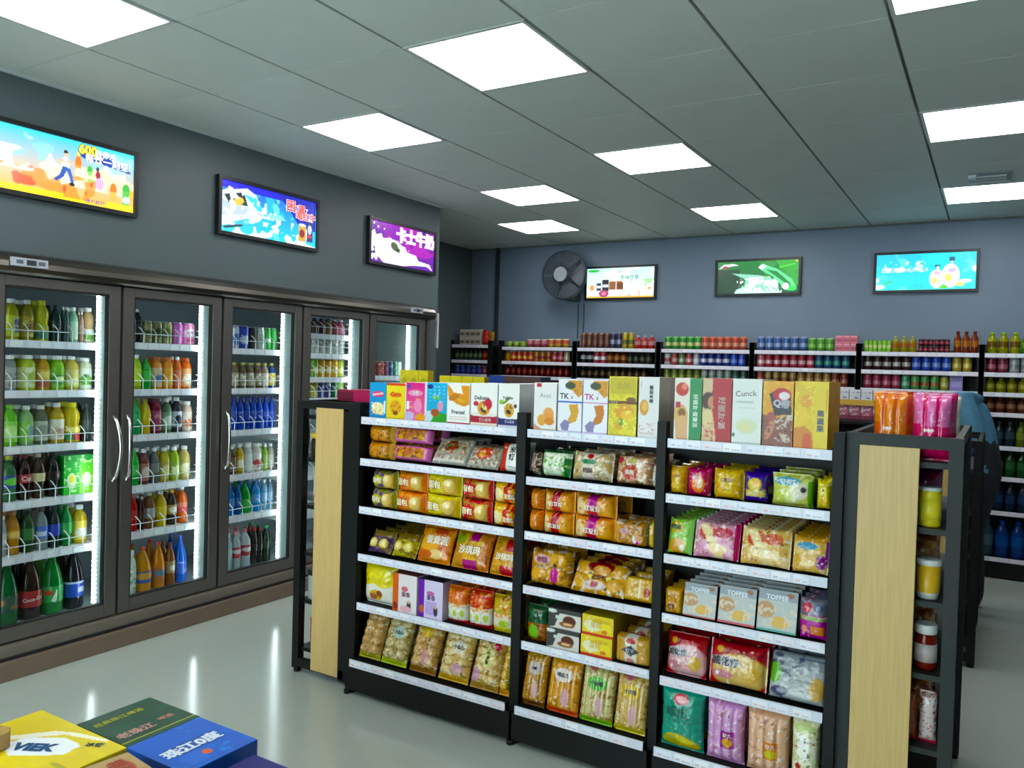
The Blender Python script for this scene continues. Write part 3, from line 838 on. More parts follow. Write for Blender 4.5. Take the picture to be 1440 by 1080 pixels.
def bag_mesh(name, w, h, d, ops, crimp='tb', bump=(), res=.0038, seed=1, back='#b8b0a0'):
    m = MB()
    nu, nv = max(10, int(w / res)), max(10, int(h / res))
    U, V = np.meshgrid(np.linspace(0, 1, nu + 1), np.linspace(0, 1, nv + 1))
    def thick(U, V):
        a, b = np.abs(2 * U - 1), np.abs(2 * V - 1)
        if crimp == 'tb': t = np.sqrt(np.clip(1 - a ** 2.6, 0, 1)) * np.sqrt(np.clip(1 - np.clip(b / .92, 0, 1) ** 4, 0, 1))
        elif crimp == 'lr': t = np.sqrt(np.clip(1 - np.clip(a / .92, 0, 1) ** 4, 0, 1)) * np.sqrt(np.clip(1 - b ** 3, 0, 1))
        else: t = np.sqrt(np.clip(1 - a ** 8, 0, 1)) * np.sqrt(np.clip(1 - b ** 8, 0, 1))
        return t
    t = thick(U, V)
    wr = (vnoise(U * 9 + 3, V * 4, seed) - .5) * .10 + (vnoise(U * 22, V * 17, seed + 3) - .5) * .07
    hgt = t * (1 + wr) * d / 2
    for bp in bump:
        if bp[0] == 'dome':
            _, n, k, amp, u0, v0, u1, v1 = bp
            u = (U - u0) / (u1 - u0) * n; v = (V - v0) / (v1 - v0) * k
            dd = ((u % 1) - .5) ** 2 * 4 + ((v % 1) - .5) ** 2 * 4
            ok = (u >= 0) & (u < n) & (v >= 0) & (v < k)
            hgt = hgt + np.where(ok, np.sqrt(np.clip(1 - dd, 0, 1)) * amp, 0)
        elif bp[0] == 'tube':
            _, n, amp = bp
            hgt = hgt + np.sqrt(np.clip(1 - (((U * n) % 1) - .5) ** 2 * 4, 0, 1)) * amp * np.clip(t, 0, 1)
        elif bp[0] == 'bar':
            _, n, amp = bp
            hgt = hgt + np.sqrt(np.clip(1 - (((V * n) % 1) - .5) ** 2 * 4, 0, 1)) * amp * np.clip(t, 0, 1)
    a, b = np.abs(2 * U - 1), np.abs(2 * V - 1)
    kx = 1 - (.05 * (1 - b ** 2) if crimp == 'tb' else 0); kz = 1 - (.05 * (1 - a ** 2) if crimp == 'lr' else 0)
    X = (U - .5) * w * kx; Z = h * (.5 + (V - .5) * kz)
    Yf = d / 2 - hgt
    C = paint(ops, U, V, h / w)
    m.grid(np.stack([X, Yf, Z], -1), C)
    n2, k2 = max(6, nu // 3), max(6, nv // 3)
    U2, V2 = np.meshgrid(np.linspace(1, 0, n2 + 1), np.linspace(0, 1, k2 + 1))
    a2, b2 = np.abs(2 * U2 - 1), np.abs(2 * V2 - 1)
    kx2 = 1 - (.05 * (1 - b2 ** 2) if crimp == 'tb' else 0); kz2 = 1 - (.05 * (1 - a2 ** 2) if crimp == 'lr' else 0)
    C2 = paint(ops, np.where(U2 > .5, .97, .03) * 1.0, V2, h / w)
    m.grid(np.stack([(U2 - .5) * w * kx2, d / 2 + thick(U2, V2) * d / 2 * .92, h * (.5 + (V2 - .5) * kz2)], -1), C2)
    def surf(u, v, o):
        fi = min(nv - 1e-6, max(0, v * nv)); fj = min(nu - 1e-6, max(0, u * nu)); i, j = int(fi), int(fj)
        yy = Yf[i:i + 2, j:j + 2].min()
        return ((u - .5) * w * (kx if np.isscalar(kx) else kx[i, j]), yy - o, h * (.5 + (v - .5) * (kz if np.isscalar(kz) else kz[i, j])))
    add_text(m, ops, w, h, surf, .0022)
    return m.mesh(name, 'film')

GPX = [([508, 507.4, 505, 503.5, 502, 495], [726, 725, 722.8, 721, 720.7, 717]), ([741, 739, 738, 736, 734, 727], [922.5, 921, 919, 918, 915, 912.5]),
       ([937.5, 935.6, 933.6, 931.7, 930, 925], [1170, 1168, 1164, 1161.5, 1158, 1153])]
SHN = ['top', 'second', 'third', 'fourth', 'fifth', 'bottom']
BN = ['left bay', 'middle bay', 'right bay']
BEH = ['', 'behind front one', 'two behind front', 'three behind front', 'four behind front']
def shelf_row(bay, row, items):
    xa, xb = BAYS[bay]; pa, pb = GPX[bay][0][row], GPX[bay][1][row]
    z = (GZ3 if bay == 2 else GZ)[row]
    yf = (YS if row < 5 else YS0) + .016
    for k, it in enumerate(items):
        p0, p1, hp, kind, desc, ops = it[:6]
        op = it[6] if len(it) > 6 else {}
        x0 = xa + (p0 - pa) / (pb - pa) * (xb - xa); x1 = xa + (p1 - pa) / (pb - pa) * (xb - xa)
        x0 = max(x0, xa + .002); x1 = min(x1, xb - .002)
        w = (x1 - x0) * .985; x = (x0 + x1) / 2
        sc = float(np.interp(x, [-2.477, -1.65, -1.05, -.45], [306, 346, 382, 427]))
        h = hp / sc
        d = op.get('d', .05)
        lean = math.radians(op.get('lean', 0))
        if row: # keep clear of the shelf above
            zz = GZ3 if bay == 2 else GZ
            room = (zz[row - 1] - .018) - z - .012
            st_ = op.get('stack', 1)
            h = min(h, (room / st_ - d * math.sin(lean)) / math.cos(lean))
        name = op.get('name', 'snack_box' if kind == 'box' else 'snack_pack'); cat = op.get('cat', 'box' if kind == 'box' else 'snack')
        if kind == 'box': me = carton_mesh(name, w, h, d, ops, op.get('side', '#d8d4cc'), op.get('top'))
        else: me = bag_mesh(name, w, h, d, ops, {'bag': 'tb', 'wrap': 'lr', 'tray': ''}[kind], op.get('bump', ()), seed=bay * 50 + row * 9 + k)
        nb, dy, st = op.get('back', 0), op.get('dy', d * 1.04), op.get('stack', 1)
        ext = d * math.cos(lean) + h * math.sin(lean)
        nb = int(min(nb, max(0, (3.155 - yf - ext - op.get('y', 0)) / dy)))
        for b in range(nb + 1):
            for s in range(st):
                hh = h * math.cos(lean) + d * math.sin(lean)
                sx = op.get('jit', 0) * (random.random() - .5) * (1 if (b or s) else 0)
                tw = op.get('twist', 0) * (random.random() - .5) * 2
                zo = z + .001 + d * math.sin(lean) + s * hh * .99 + b * op.get('dz', 0)
                o = obj(name, me, None, (x + sx, yf + op.get('y', 0) + b * dy + s * .006, zo), (-lean, 0, tw))
                ex = []
                if st > 1: ex.append('lower' if s == 0 else 'upper')
                if b: ex.append(BEH[b] if b < 5 else '%s behind front' % ORD[b - 1])
                lab = fit(desc, ' '.join(ex), '%s from left, %s shelf, %s' % (ORD[k], SHN[row], BN[bay]))
                tag(o, lab, cat, 'packs on %s shelf of %s' % (SHN[row], BN[bay]))

W_, K_ = '#f2efe9', '#1c1c1c'
# ---- left bay
shelf_row(0, 0, [
    (517, 543, 50, 'box', 'blue popcorn box', [G('#1f7fb8', '#2aa0d8'), E(.5, .28, .36, .17, '#f0dca0'), N(9, '#fff6d8', .5, 2, .12, .1, .88, .45), N(8, '#d8a850', .66, 5, .15, .1, .85, .42), E(.5, .68, .36, .08, '#e8587a'), T('POPCORN', .5, .68, .13, '#ffffff', 8), R(.86, .15, .96, .5, '#e8f0f4')], dict(d=.055, side='#1f84bc', back=2)),
    (543, 571, 51, 'box', 'yellow snack box with red lettering', [G('#e8c81c', '#f4dc2c'), R(0, .93, 1, 1, '#d84020'), E(.5, .68, .34, .07, '#e88a20'), T('Corn', .5, .7, .26, '#d03018', 0), E(.5, .34, .3, .2, '#e8a830'), N(8, '#b86818', .6, 3, .2, .12, .8, .5), E(.5, .18, .14, .06, '#8a4a18'), R(0, 0, 1, .05, '#d8b010')], dict(d=.055, side='#d8b81c', back=2)),
    (571, 601, 54, 'box', 'pink snack box with white edge', [G('#e87aa8', '#e0508c'), R(0, 0, .05, 1, '#f4eef0'), R(.95, 0, 1, 1, '#f4d8d8'), E(.5, .73, .36, .08, '#f2a0c0'), N(7, '#f6c060', .6, 4, .2, .1, .8, .6), E(.62, .4, .2, .16, '#f49ac0'), E(.2, .12, .25, .12, '#c8b8e0'), E(.75, .1, .25, .1, '#e8a030'), E(.18, .9, .12, .05, '#6a50a0'), R(.08, .3, .2, .5, '#f6e8ec'), T('曲奇', .5, .74, .16, '#ffffff')], dict(d=.05, side='#efe6e8', back=2)),
    (601, 631, 56, 'box', 'sky blue snack box with green base', [G('#3fa0c0', '#48b4e0'), R(0, 0, .04, 1, '#e8f0f2'), E(.6, .1, .6, .16, '#3f9a38'), E(.15, .15, .2, .14, '#c8d8e0'), E(.45, .25, .2, .1, '#a85a30'), E(.7, .42, .13, .12, '#e89ab0'), D(4, 5, '#a8e4f4', .3, .1, .5, .95, .95), E(.2, .9, .14, .06, '#2a3a80'), N(7, '#d8f0f4', .7, 6, .1, .5, .9, .9), E(.5, .62, .25, .05, '#58b878'), T('饼干', .5, .66, .15, '#f4f8fa')], dict(d=.05, side='#e8ecee', back=2)),
    (631, 662, 57, 'box', 'white biscuit box with orange biscuits', [B(W_), Y([(.0, .96), (1, .96), (1, .5), (.75, .44), (.4, .5), (.05, .68)], '#e8983a'), Y([(.05, .96), (.6, .96), (.7, .75), (.3, .78)], '#f8f2e6'), E(.3, .66, .24, .08, '#c87a1c', 20), E(.65, .56, .28, .09, '#d8922a', -15), E(.62, .59, .2, .05, '#e8b04a', -15), R(0, .0, 1, .05, '#b83a4a'), R(.1, .12, .9, .13, '#c8bcae'), R(.1, .17, .9, .18, '#c8bcae'), T('Frenzel', .5, .3, .2, '#3c3a44')], dict(d=.05, side='#ecebe6', back=2)),
    (663, 698, 60, 'box', 'white biscuit box with red lower band', [B(W_), R(0, .06, 1, .25, '#b02a3c'), E(.5, .27, .55, .05, '#e8e0d8'), R(0, 0, 1, .07, '#f0d8c8'), E(.5, .42, .24, .17, '#d8a050'), E(.66, .52, .15, .13, '#d03a4a'), E(.48, .37, .13, .05, '#5c3018', -35), E(.52, .44, .1, .05, '#f0e0a0', -35), N(9, '#c8303c', .66, 3, .1, .4, .9, .62), E(.2, .52, .1, .06, '#d04a58'), T('Delicate', .42, .66, .17, '#3a3040'), T('夹心曲奇', .55, .15, .12, '#f6d8d8')], dict(d=.055, side='#e6e4de', back=2)),
    (699, 736, 62, 'box', 'white biscuit box with navy lower band', [B(W_), R(0, .06, 1, .23, '#2a2c68'), E(.5, .25, .55, .05, '#f0eee8'), R(0, 0, 1, .06, '#d8d4e8'), E(.52, .4, .24, .16, '#d8a850'), E(.5, .36, .13, .05, '#3c2814', -35), N(9, '#3a3428', .62, 8, .25, .42, .95, .6), E(.15, .58, .12, .05, '#9ac43a', 30), E(.82, .5, .08, .05, '#4a4048'), E(.4, .62, .25, .03, '#6a8a3a', 40), T('Yellow', .45, .68, .18, '#4a4a40'), T('夹心曲奇', .55, .14, .12, '#e0e0f0')], dict(d=.09, side='#c4c8c8', back=2)),
])
brown_roll = [B('#a87038'), D(1, 1, '#c88a48', 1), N(6, '#d89c58', .5, 2), N(9, '#6a4420', .6, 4), R(0, 0, .05, 1, '#c8b48c'), R(.9, 0, .96, 1, '#e0c070')]
pinktray = [B('#d884b4'), R(.1, .12, .9, .86, '#b87a58'), N(10, '#d8a850', .48, 3, .1, .12, .9, .86), N(9, '#8a4a30', .6, 5, .1, .12, .9, .86), R(.55, .2, .7, .34, '#5a4a58'), R(0, .86, 1, 1, '#c05c98'), E(.5, .94, .3, .05, '#e0a8d0')]
sel = [B('#9a9a90'), R(.06, .06, .94, .94, '#b0a898'), N(9, '#8a6a4a', .5, 3, .08, .08, .92, .92), E(.45, .62, .2, .2, '#7a3c28'), N(8, '#c8503a', .62, 6, .2, .35, .85, .9), N(8, '#4a7a3c', .62, 9, .15, .4, .8, .9), N(12, '#d8d0c0', .62, 12), R(.06, .05, .94, .12, '#d0c8c0')]
shelf_row(0, 1, [
    (511, 549, 26, 'wrap', 'brown wafer roll pack', brown_roll, dict(d=.09, stack=2, back=1, dy=.13, bump=[('tube', 1, .008)], name='wafer_pack')),
    (551, 604, 28, 'tray', 'pink tray of glazed biscuits', pinktray, dict(d=.07, stack=2, back=1, dy=.12, lean=14, name='biscuit_tray', twist=.03)),
    (606, 654, 44, 'tray', 'grey clear tray of coloured sweets', sel, dict(d=.035, lean=40, y=.01, name='sweet_tray', bump=[('dome', 4, 3, .006, .1, .1, .9, .9)], back=2, dy=.06)),
    (656, 698, 36, 'tray', 'grey clear tray with red fruit print', sel[:3] + [E(.5, .6, .26, .28, '#c84a34'), E(.42, .55, .12, .14, '#e8a050'), N(9, '#e8e0d0', .6, 4), N(9, '#6a2a20', .68, 7)], dict(d=.035, lean=38, name='sweet_tray', bump=[('dome', 4, 3, .006, .1, .1, .9, .9)], back=2, dy=.06)),
    (698, 725, 42, 'wrap', 'white pack with red side band', [B('#e4e2dc'), R(0, 0, .35, 1, '#c03c2c'), E(.22, .8, .1, .05, '#e8a090'), T('米饼', .62, .6, .3, '#222222', 0, True), R(.5, .1, .9, .13, '#888880')], dict(d=.05, lean=18, back=1, dy=.09)),
])
def bread(c1, c2, c3, t='面包'): return [B(c1), N(6, c2, .52, 3), R(.0, .0, .07, 1, c2), R(.56, .12, .9, .86, '#d8b070'), E(.73, .5, .17, .34, '#e8c880'), E(.7, .62, .1, .14, '#f4e0b0'), E(.3, .5, .2, .26, c3), T(t, .3, .5, .2, '#fff2d0'), R(.93, 0, 1, 1, c1), N(9, '#fff4e0', .74, 5)]  # last noise: pale film highlights painted over the print
rowC = dict(d=.075, stack=2, back=1, dy=.16, bump=[('dome', 1, 1, .012, .55, .1, .92, .9)], name='bread_pack', twist=.03)
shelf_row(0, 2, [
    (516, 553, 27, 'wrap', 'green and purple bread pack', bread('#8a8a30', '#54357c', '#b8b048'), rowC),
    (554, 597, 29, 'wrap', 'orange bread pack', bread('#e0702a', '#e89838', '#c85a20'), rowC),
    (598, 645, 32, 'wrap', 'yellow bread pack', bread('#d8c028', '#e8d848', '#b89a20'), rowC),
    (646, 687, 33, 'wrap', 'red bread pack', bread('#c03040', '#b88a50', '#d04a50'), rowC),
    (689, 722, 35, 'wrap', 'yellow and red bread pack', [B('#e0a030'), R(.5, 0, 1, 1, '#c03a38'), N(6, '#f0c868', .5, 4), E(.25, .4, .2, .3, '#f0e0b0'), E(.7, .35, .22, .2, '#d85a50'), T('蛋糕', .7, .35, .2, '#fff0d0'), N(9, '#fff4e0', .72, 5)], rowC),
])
def pastry(c, c2): return [B(c), N(5, c2, .5, 2), D(2, 1, '#d8c070', .82, .05, .1, .95, .6, '#e8d898'), R(0, .66, 1, 1, c2), N(8, '#6a5a30', .62, 7, 0, .6, 1, 1), N(9, '#fff8e0', .76, 5)]  # closing cream specks are painted gloss on the wrap
rowD = dict(d=.05, lean=30, back=3, dy=.075, name='pastry_pack', bump=[('dome', 2, 1, .014, .05, .08, .95, .62)])
shelf_row(0, 3, [
    (511, 546, 34, 'wrap', 'purple edged pastry pack', pastry('#503868', '#7a6838'), rowD),
    (548, 583, 37, 'wrap', 'yellow edged pastry pack', pastry('#b8ac28', '#7c6434'), rowD),
    (584, 631, 52, 'bag', 'orange pastry bag', [B('#d87818'), N(5, '#e89830', .5, 3), N(6, '#b84a10', .62, 8), E(.65, .84, .2, .1, '#c84820'), E(.35, .5, .32, .2, '#e8a840'), T('蛋黄派', .58, .6, .22, '#f4ecd8'), E(.62, .22, .2, .13, '#e8c890'), E(.3, .2, .2, .1, '#c85a18'), N(10, '#fff0d0', .74, 4)], dict(d=.06, lean=22, back=3, dy=.08, name='pastry_bag')),
    (632, 683, 54, 'bag', 'gold pastry bag with magenta label', [B('#c88a38'), N(5, '#e8b860', .48, 3), R(.35, .02, .72, .22, '#b02878'), R(.45, .72, .7, .98, '#b02878'), R(.84, 0, 1, 1, '#c86a10'), T('沙琪玛', .48, .48, .2, '#f4ecd8'), N(7, '#8a5020', .64, 6), E(.2, .75, .14, .14, '#8a9a40'), N(10, '#fff0d0', .74, 9)], dict(d=.06, lean=22, back=3, dy=.08, name='pastry_bag')),
    (684, 720, 54, 'bag', 'gold pastry bag with red label', [B('#c89048'), N(5, '#e0b068', .48, 5), R(.4, .02, 1, .24, '#b82428'), R(.5, .62, 1, .98, '#c02a2a'), T('沙琪玛', .52, .46, .22, '#f4ecd8'), N(7, '#6a7028', .64, 6, 0, .5, .5, 1), N(10, '#fff0d0', .74, 9)], dict(d=.06, lean=22, back=3, dy=.08, name='pastry_bag')),
])
def cupbag(c): return [B('#ddd0b8'), R(0, .55, 1, 1, c), N(7, '#e89040', .5, 3, 0, .45, 1, .95), N(6, '#c03828', .6, 9, 0, .6, 1, 1), D(3, 1, '#e8e4d8', .9, 0, .1, 1, .5, '#b8c860'), R(0, 0, 1, .12, '#c02c30'), N(11, '#fff8f0', .7, 5)]  # whitish specks at the end: painted highlights of the film
shelf_row(0, 4, [
    (504, 553, 60, 'bag', 'white bag with bright yellow top', [B('#e6e2d6'), Y([(0, 1), (1, 1), (1, .5), (.7, .44), (.4, .52), (0, .42)], '#e0cc14'), N(5, '#f0e040', .55, 4, 0, .5, 1, 1), N(5, '#a89810', .66, 8, 0, .55, 1, 1), E(.48, .26, .22, .12, '#d8a850'), E(.4, .22, .12, .08, '#a8602c'), E(.6, .3, .1, .08, '#8a4a20'), R(0, 0, .06, .3, '#c8c0b0')], dict(d=.09, back=2, dy=.11, name='snack_bag')),
    (554, 590, 54, 'box', 'white snack box with orange stripe', [B('#e6dcdc'), R(0, 0, .24, 1, '#d8642c'), E(.12, .14, .1, .1, '#8a2c20'), E(.5, .62, .14, .07, '#d87a80'), E(.68, .2, .09, .14, '#3a3038'), E(.68, .3, .05, .05, '#e8b898'), T('蛋卷', .55, .48, .18, '#a86a70'), E(.55, .1, .25, .08, '#e8b0b8')], dict(d=.06, side='#d8cccc', top='#b06868', back=3)),
    (592, 627, 54, 'box', 'lilac snack box with purple stripe', [B('#d8cce4'), R(0, 0, .24, 1, '#7038a0'), E(.14, .22, .1, .1, '#c86a40'), E(.5, .66, .16, .06, '#c070a0'), R(.3, .1, .75, .45, '#c0a8dc'), E(.72, .22, .09, .14, '#30283a'), E(.72, .32, .05, .05, '#e8b898'), T('蛋卷', .52, .55, .18, '#8a60a0')], dict(d=.06, side='#c4b8d0', top='#4c4450', back=3)),
    (629, 657, 52, 'bag', 'orange white bag of cup cakes', cupbag('#d86a28'), dict(d=.08, back=3, dy=.085, name='cake_bag')),
    (658, 689, 54, 'bag', 'orange white bag of small cakes', cupbag('#c83a30'), dict(d=.08, back=3, dy=.085, name='cake_bag')),
    (690, 720, 54, 'bag', 'yellow green bag of small cakes', cupbag('#b8a828')[:-3] + [R(0, 0, 1, .2, '#d8c828'), E(.6, .3, .2, .1, '#a0b830'), N(9, '#e8f0e0', .66, 4)], dict(d=.08, back=3, dy=.085, name='cake_bag')),
])
def clearbag(c, c2, base, lab=None, n=3, k=4, seed=1):
    o = [B(c), D(n, k, c2, .86, .04, .1, .96, .97), N(8, '#7a5a34', .62, seed, 0, .05, 1, 1), N(10, '#f2e6c4', .6, seed + 4)]
    if lab: o += [E(.6, .66, .22, .13, lab), T('小点心', .6, .66, .13, '#2a2a28')]
    return o + [R(0, 0, 1, .12, base), N(12, '#fffaf0', .74, seed + 9)]  # final white specks paint the shine of the clear film
def rf(n, k): return dict(d=.06, lean=22, back=2, dy=.075, name='snack_bag', bump=[('dome', n, k, .010, .04, .1, .96, .97)])
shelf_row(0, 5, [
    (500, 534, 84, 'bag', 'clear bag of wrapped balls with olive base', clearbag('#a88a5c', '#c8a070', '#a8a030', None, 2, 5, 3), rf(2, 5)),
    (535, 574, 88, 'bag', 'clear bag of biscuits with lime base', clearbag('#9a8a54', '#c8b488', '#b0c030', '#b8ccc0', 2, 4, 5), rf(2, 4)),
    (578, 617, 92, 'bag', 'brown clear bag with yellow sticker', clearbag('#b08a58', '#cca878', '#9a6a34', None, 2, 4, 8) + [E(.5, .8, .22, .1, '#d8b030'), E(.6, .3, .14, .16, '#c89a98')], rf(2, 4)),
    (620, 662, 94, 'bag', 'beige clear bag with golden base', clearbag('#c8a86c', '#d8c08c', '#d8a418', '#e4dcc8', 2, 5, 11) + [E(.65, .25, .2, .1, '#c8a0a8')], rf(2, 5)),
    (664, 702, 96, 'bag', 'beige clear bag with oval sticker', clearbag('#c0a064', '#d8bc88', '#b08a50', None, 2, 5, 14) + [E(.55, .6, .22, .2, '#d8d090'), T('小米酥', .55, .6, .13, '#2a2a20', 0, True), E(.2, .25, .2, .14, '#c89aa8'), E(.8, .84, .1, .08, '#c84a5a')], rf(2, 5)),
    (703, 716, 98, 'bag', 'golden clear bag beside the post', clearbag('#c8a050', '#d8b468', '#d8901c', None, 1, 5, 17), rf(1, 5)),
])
# ---- middle bay
def tk(c, cs): return [B('#eceaf0'), Y([(.42, .98), (1, .98), (1, .72), (.85, .66), (.62, .78), (.3, .84)], '#d8962a'), E(.5, .88, .22, .07, '#3c4a2c'), N(8, '#a8642a', .6, 3, .6, .72, 1, 1), R(0, .56, 1, .58, c), Y([(.45, .52), (.82, .54), (.88, .4), (.78, .22), (.5, .16), (.42, .24), (.55, .34)], cs), Y([(.1, .14), (.3, .24), (.52, .2), (.44, .04), (.2, .02)], '#8a84a8'), R(0, 0, 1, .03, '#d8c8e8'), T('TK', .26, .68, .30, c if c != '#3a6ac8' else '#26262c', 0, False, .02), T('s', .58, .66, .22, '#8a8a3a')]
shelf_row(1, 0, [
    (747, 781, 67, 'box', 'white biscuit box with two round biscuits', [B('#ece8e4'), E(.66, .36, .24, .13, '#e8a868'), R(.45, .2, .88, .36, '#e8a060'), E(.36, .22, .2, .12, '#e4a860'), E(.7, .2, .22, .08, '#d88c48'), R(.12, .91, .32, .99, '#c83038'), R(.06, .0, .96, .04, '#b8b090'), Y([(0, .14), (.35, .04), (.35, .0), (0, 0)], '#d8a080'), T('Anni', .5, .74, .28, '#8a8690', 0, False, -.005)], dict(d=.055, side='#e0dcd8', back=2)),
    (783, 818, 75, 'box', 'white box with blue line and brown bar', tk('#3a6ac8', '#d8a038'), dict(d=.05, side='#dcdce2', back=2)),
    (819, 854, 77, 'box', 'white box with pink line and brown bar', tk('#c04a88', '#c87a28'), dict(d=.05, side='#dcdce2', back=2)),
    (855, 893, 84, 'box', 'yellow biscuit box', [B('#d8c428'), N(5, '#e8d848', .5, 2), R(.03, .72, .97, .98, '#c8b424'), R(.0, .54, 1, .6, '#6a4418'), E(.8, .62, .18, .04, '#7a5018'), E(.55, .42, .36, .13, '#e0a030'), E(.66, .36, .22, .08, '#f0c050'), E(.38, .18, .16, .07, '#e0a828'), E(.45, .24, .1, .06, '#6a9a30'), N(7, '#f0e880', .58, 6, 0, 0, 1, .5), T('★★★', .2, .57, .09, '#f0e0c0'), T('金酥', .5, .85, .26, '#a89a18', 0, False, 0)], dict(d=.05, side='#c8b020', back=2)),
    (895, 931, 86, 'box', 'white box with upright black lettering', [B('#e8e4e2'), E(.28, .5, .22, .13, '#d89c4a'), E(.3, .52, .14, .08, '#e8b868'), N(9, '#c89070', .58, 4, .05, .06, .85, .26), R(.05, .06, .8, .1, '#d8c8c0'), T('猴菇米稀', .62, .72, .2, '#2a2a2c', 0, True), R(.08, .84, .14, .93, '#b8b0b0')], dict(d=.10, side='#9c9890', back=1)),
])
def clr(c, c2, seed, extra): return [B(c), N(5, c2, .46, seed), N(8, '#f0e8d8', .55, seed + 3), N(9, '#4a4030', .66, seed + 6)] + extra + [N(12, '#ffffff', .76, seed + 8)]  # white specks on top: film glints put into the colour
rB = dict(d=.07, lean=12, back=2, dy=.1)
shelf_row(1, 1, [
    (739, 752, 33, 'wrap', 'dark wrapped pack beside the post', clr('#4a3a30', '#8a5a4a', 3, []), rB),
    (753, 797, 38, 'wrap', 'white and green pack of mint sweets', clr('#c8d8b8', '#e4ecd8', 5, [R(0, 0, .16, .3, '#24402a'), R(.85, 0, 1, .7, '#2a7a3c'), N(7, '#6aa03c', .6, 9), R(0, .86, 1, 1, '#2c5a34')]), rB),
    (800, 857, 41, 'wrap', 'clear pack with white green centre label', clr('#b8a888', '#d0b078', 8, [R(.3, 0, .6, 1, '#d8d0c0'), E(.45, .62, .2, .1, '#2c7a4a'), E(.48, .82, .08, .1, '#b83a3c'), R(.32, .0, .58, .45, '#e0d0c4'), T('桃酥', .45, .3, .13, '#6a5a50')]), rB),
    (864, 911, 41, 'tray', 'clear tub with red round sticker', clr('#b88a68', '#d0a888', 11, [E(.42, .4, .22, .26, '#b84a34'), T('蛋酥', .42, .4, .13, '#f8ead8'), E(.1, .8, .1, .1, '#b03038'), E(.46, .8, .12, .1, '#a8a058'), R(0, .0, 1, .04, '#6a5040')]), rB),
    (912, 921, 34, 'wrap', 'grey clear pack at the bay end', clr('#a8a498', '#c8c0ac', 14, []), rB),
])
def mooncake(mid): return [B('#dc8420'), N(5, '#e8a040', .5, 4), E(.18, .45, .13, .42, '#e8d0a0'), E(.78, .42, .17, .36, '#e8a850'), R(.36, 0, .62, 1, mid), R(.36, .12, .62, .3, '#c03a40'), T('红豆饼', .5, .42, .14, '#f4e8dc'), N(10, '#fff0d0', .7, 3), N(8, '#a85010', .68, 7)]  # cream specks paint highlights on the wrapper
rC = dict(d=.08, stack=2, back=1, dy=.15, name='cake_pack')
shelf_row(1, 2, [
    (739, 757, 30, 'wrap', 'plain orange cake pack', [B('#d87420'), N(5, '#e89038', .5, 2), N(8, '#f0b060', .66, 5)], rC),
    (758, 803, 31, 'wrap', 'orange cake pack with red band', mooncake('#b02838'), rC),
    (804, 862, 32, 'wrap', 'orange cake pack with magenta band', mooncake('#b83488'), rC),
    (863, 907, 34, 'tray', 'brown clear cake box with pink figure', clr('#b88450', '#c89860', 4, [R(.06, .06, .94, .9, '#b07c48'), E(.35, .6, .18, .12, '#c8a0a0'), E(.72, .36, .1, .26, '#c83a94'), E(.66, .35, .06, .2, '#f0e8ec'), E(.7, .74, .05, .08, '#3a2a28'), N(6, '#d0a468', .55, 8, .06, .06, .94, .9)]), dict(d=.09, back=1, dy=.12, name='cake_box')),
    (908, 918, 38, 'wrap', 'green and yellow pack at the bay end', [B('#d8a828'), R(0, 0, .35, 1, '#2c6a3c'), N(6, '#e8e0c0', .6, 4)], dict(d=.06, back=1)),
])
shelf_row(1, 3, [
    (739, 800, 51, 'tray', 'brown clear pack of sponge cakes with pink figure', clr('#b8803c', '#cc9848', 4, [D(2, 2, '#d8a048', .9, .05, .05, .95, .95), E(.35, .7, .2, .13, '#d8b0b0'), T('枣糕', .35, .7, .13, '#8a4a60'), E(.68, .3, .1, .22, '#c03c90'), E(.68, .58, .05, .07, '#3a2a28'), N(7, '#8a5420', .66, 2)]), dict(d=.09, lean=8, back=1, dy=.12, name='cake_pack', bump=[('dome', 2, 2, .01, .05, .05, .95, .95)])),
    (802, 878, 48, 'tray', 'orange clear pack with red ribbon print', clr('#c88c38', '#d8a450', 7, [D(3, 2, '#d8a860', .9, .05, .05, .95, .95), E(.5, .78, .25, .2, '#8a2a30'), E(.52, .7, .16, .12, '#e0a868'), R(.28, .4, .72, .5, '#e8d070'), T('老婆饼', .5, .45, .1, '#7a3020'), E(.45, .2, .2, .13, '#d8c8c0'), E(.44, .22, .08, .1, '#b86a70')]), dict(d=.04, lean=35, back=2, dy=.07, name='cake_pack', bump=[('dome', 3, 2, .008, .05, .05, .95, .95)])),
    (876, 917, 34, 'tray', 'yellow framed clear biscuit tray', [B('#d8a018'), R(.1, .12, .92, .88, '#c89a50'), N(6, '#e0c078', .5, 4, .1, .12, .92, .88), R(.5, .12, .56, .88, '#e8d8b0'), E(.8, .4, .1, .2, '#a84038'), N(12, '#fff4d8', .74, 5)], dict(d=.06, lean=18, back=2, dy=.09, name='biscuit_tray')),
])
def cake(c): return [B('#d8d0c8'), R(0, .78, 1, 1, '#3a3a38'), Y([(0, .8), (.35, .8), (.2, .1), (0, 0)], '#3c3a3a'), E(.65, .46, .2, .26, '#5a2c1c'), E(.58, .26, .24, .14, '#8a5a34'), E(.6, .28, .14, .07, '#e0b888'), E(.12, .86, .14, .1, '#d8d8d4'), R(.22, .5, .4, .66, '#c8d4c8')]
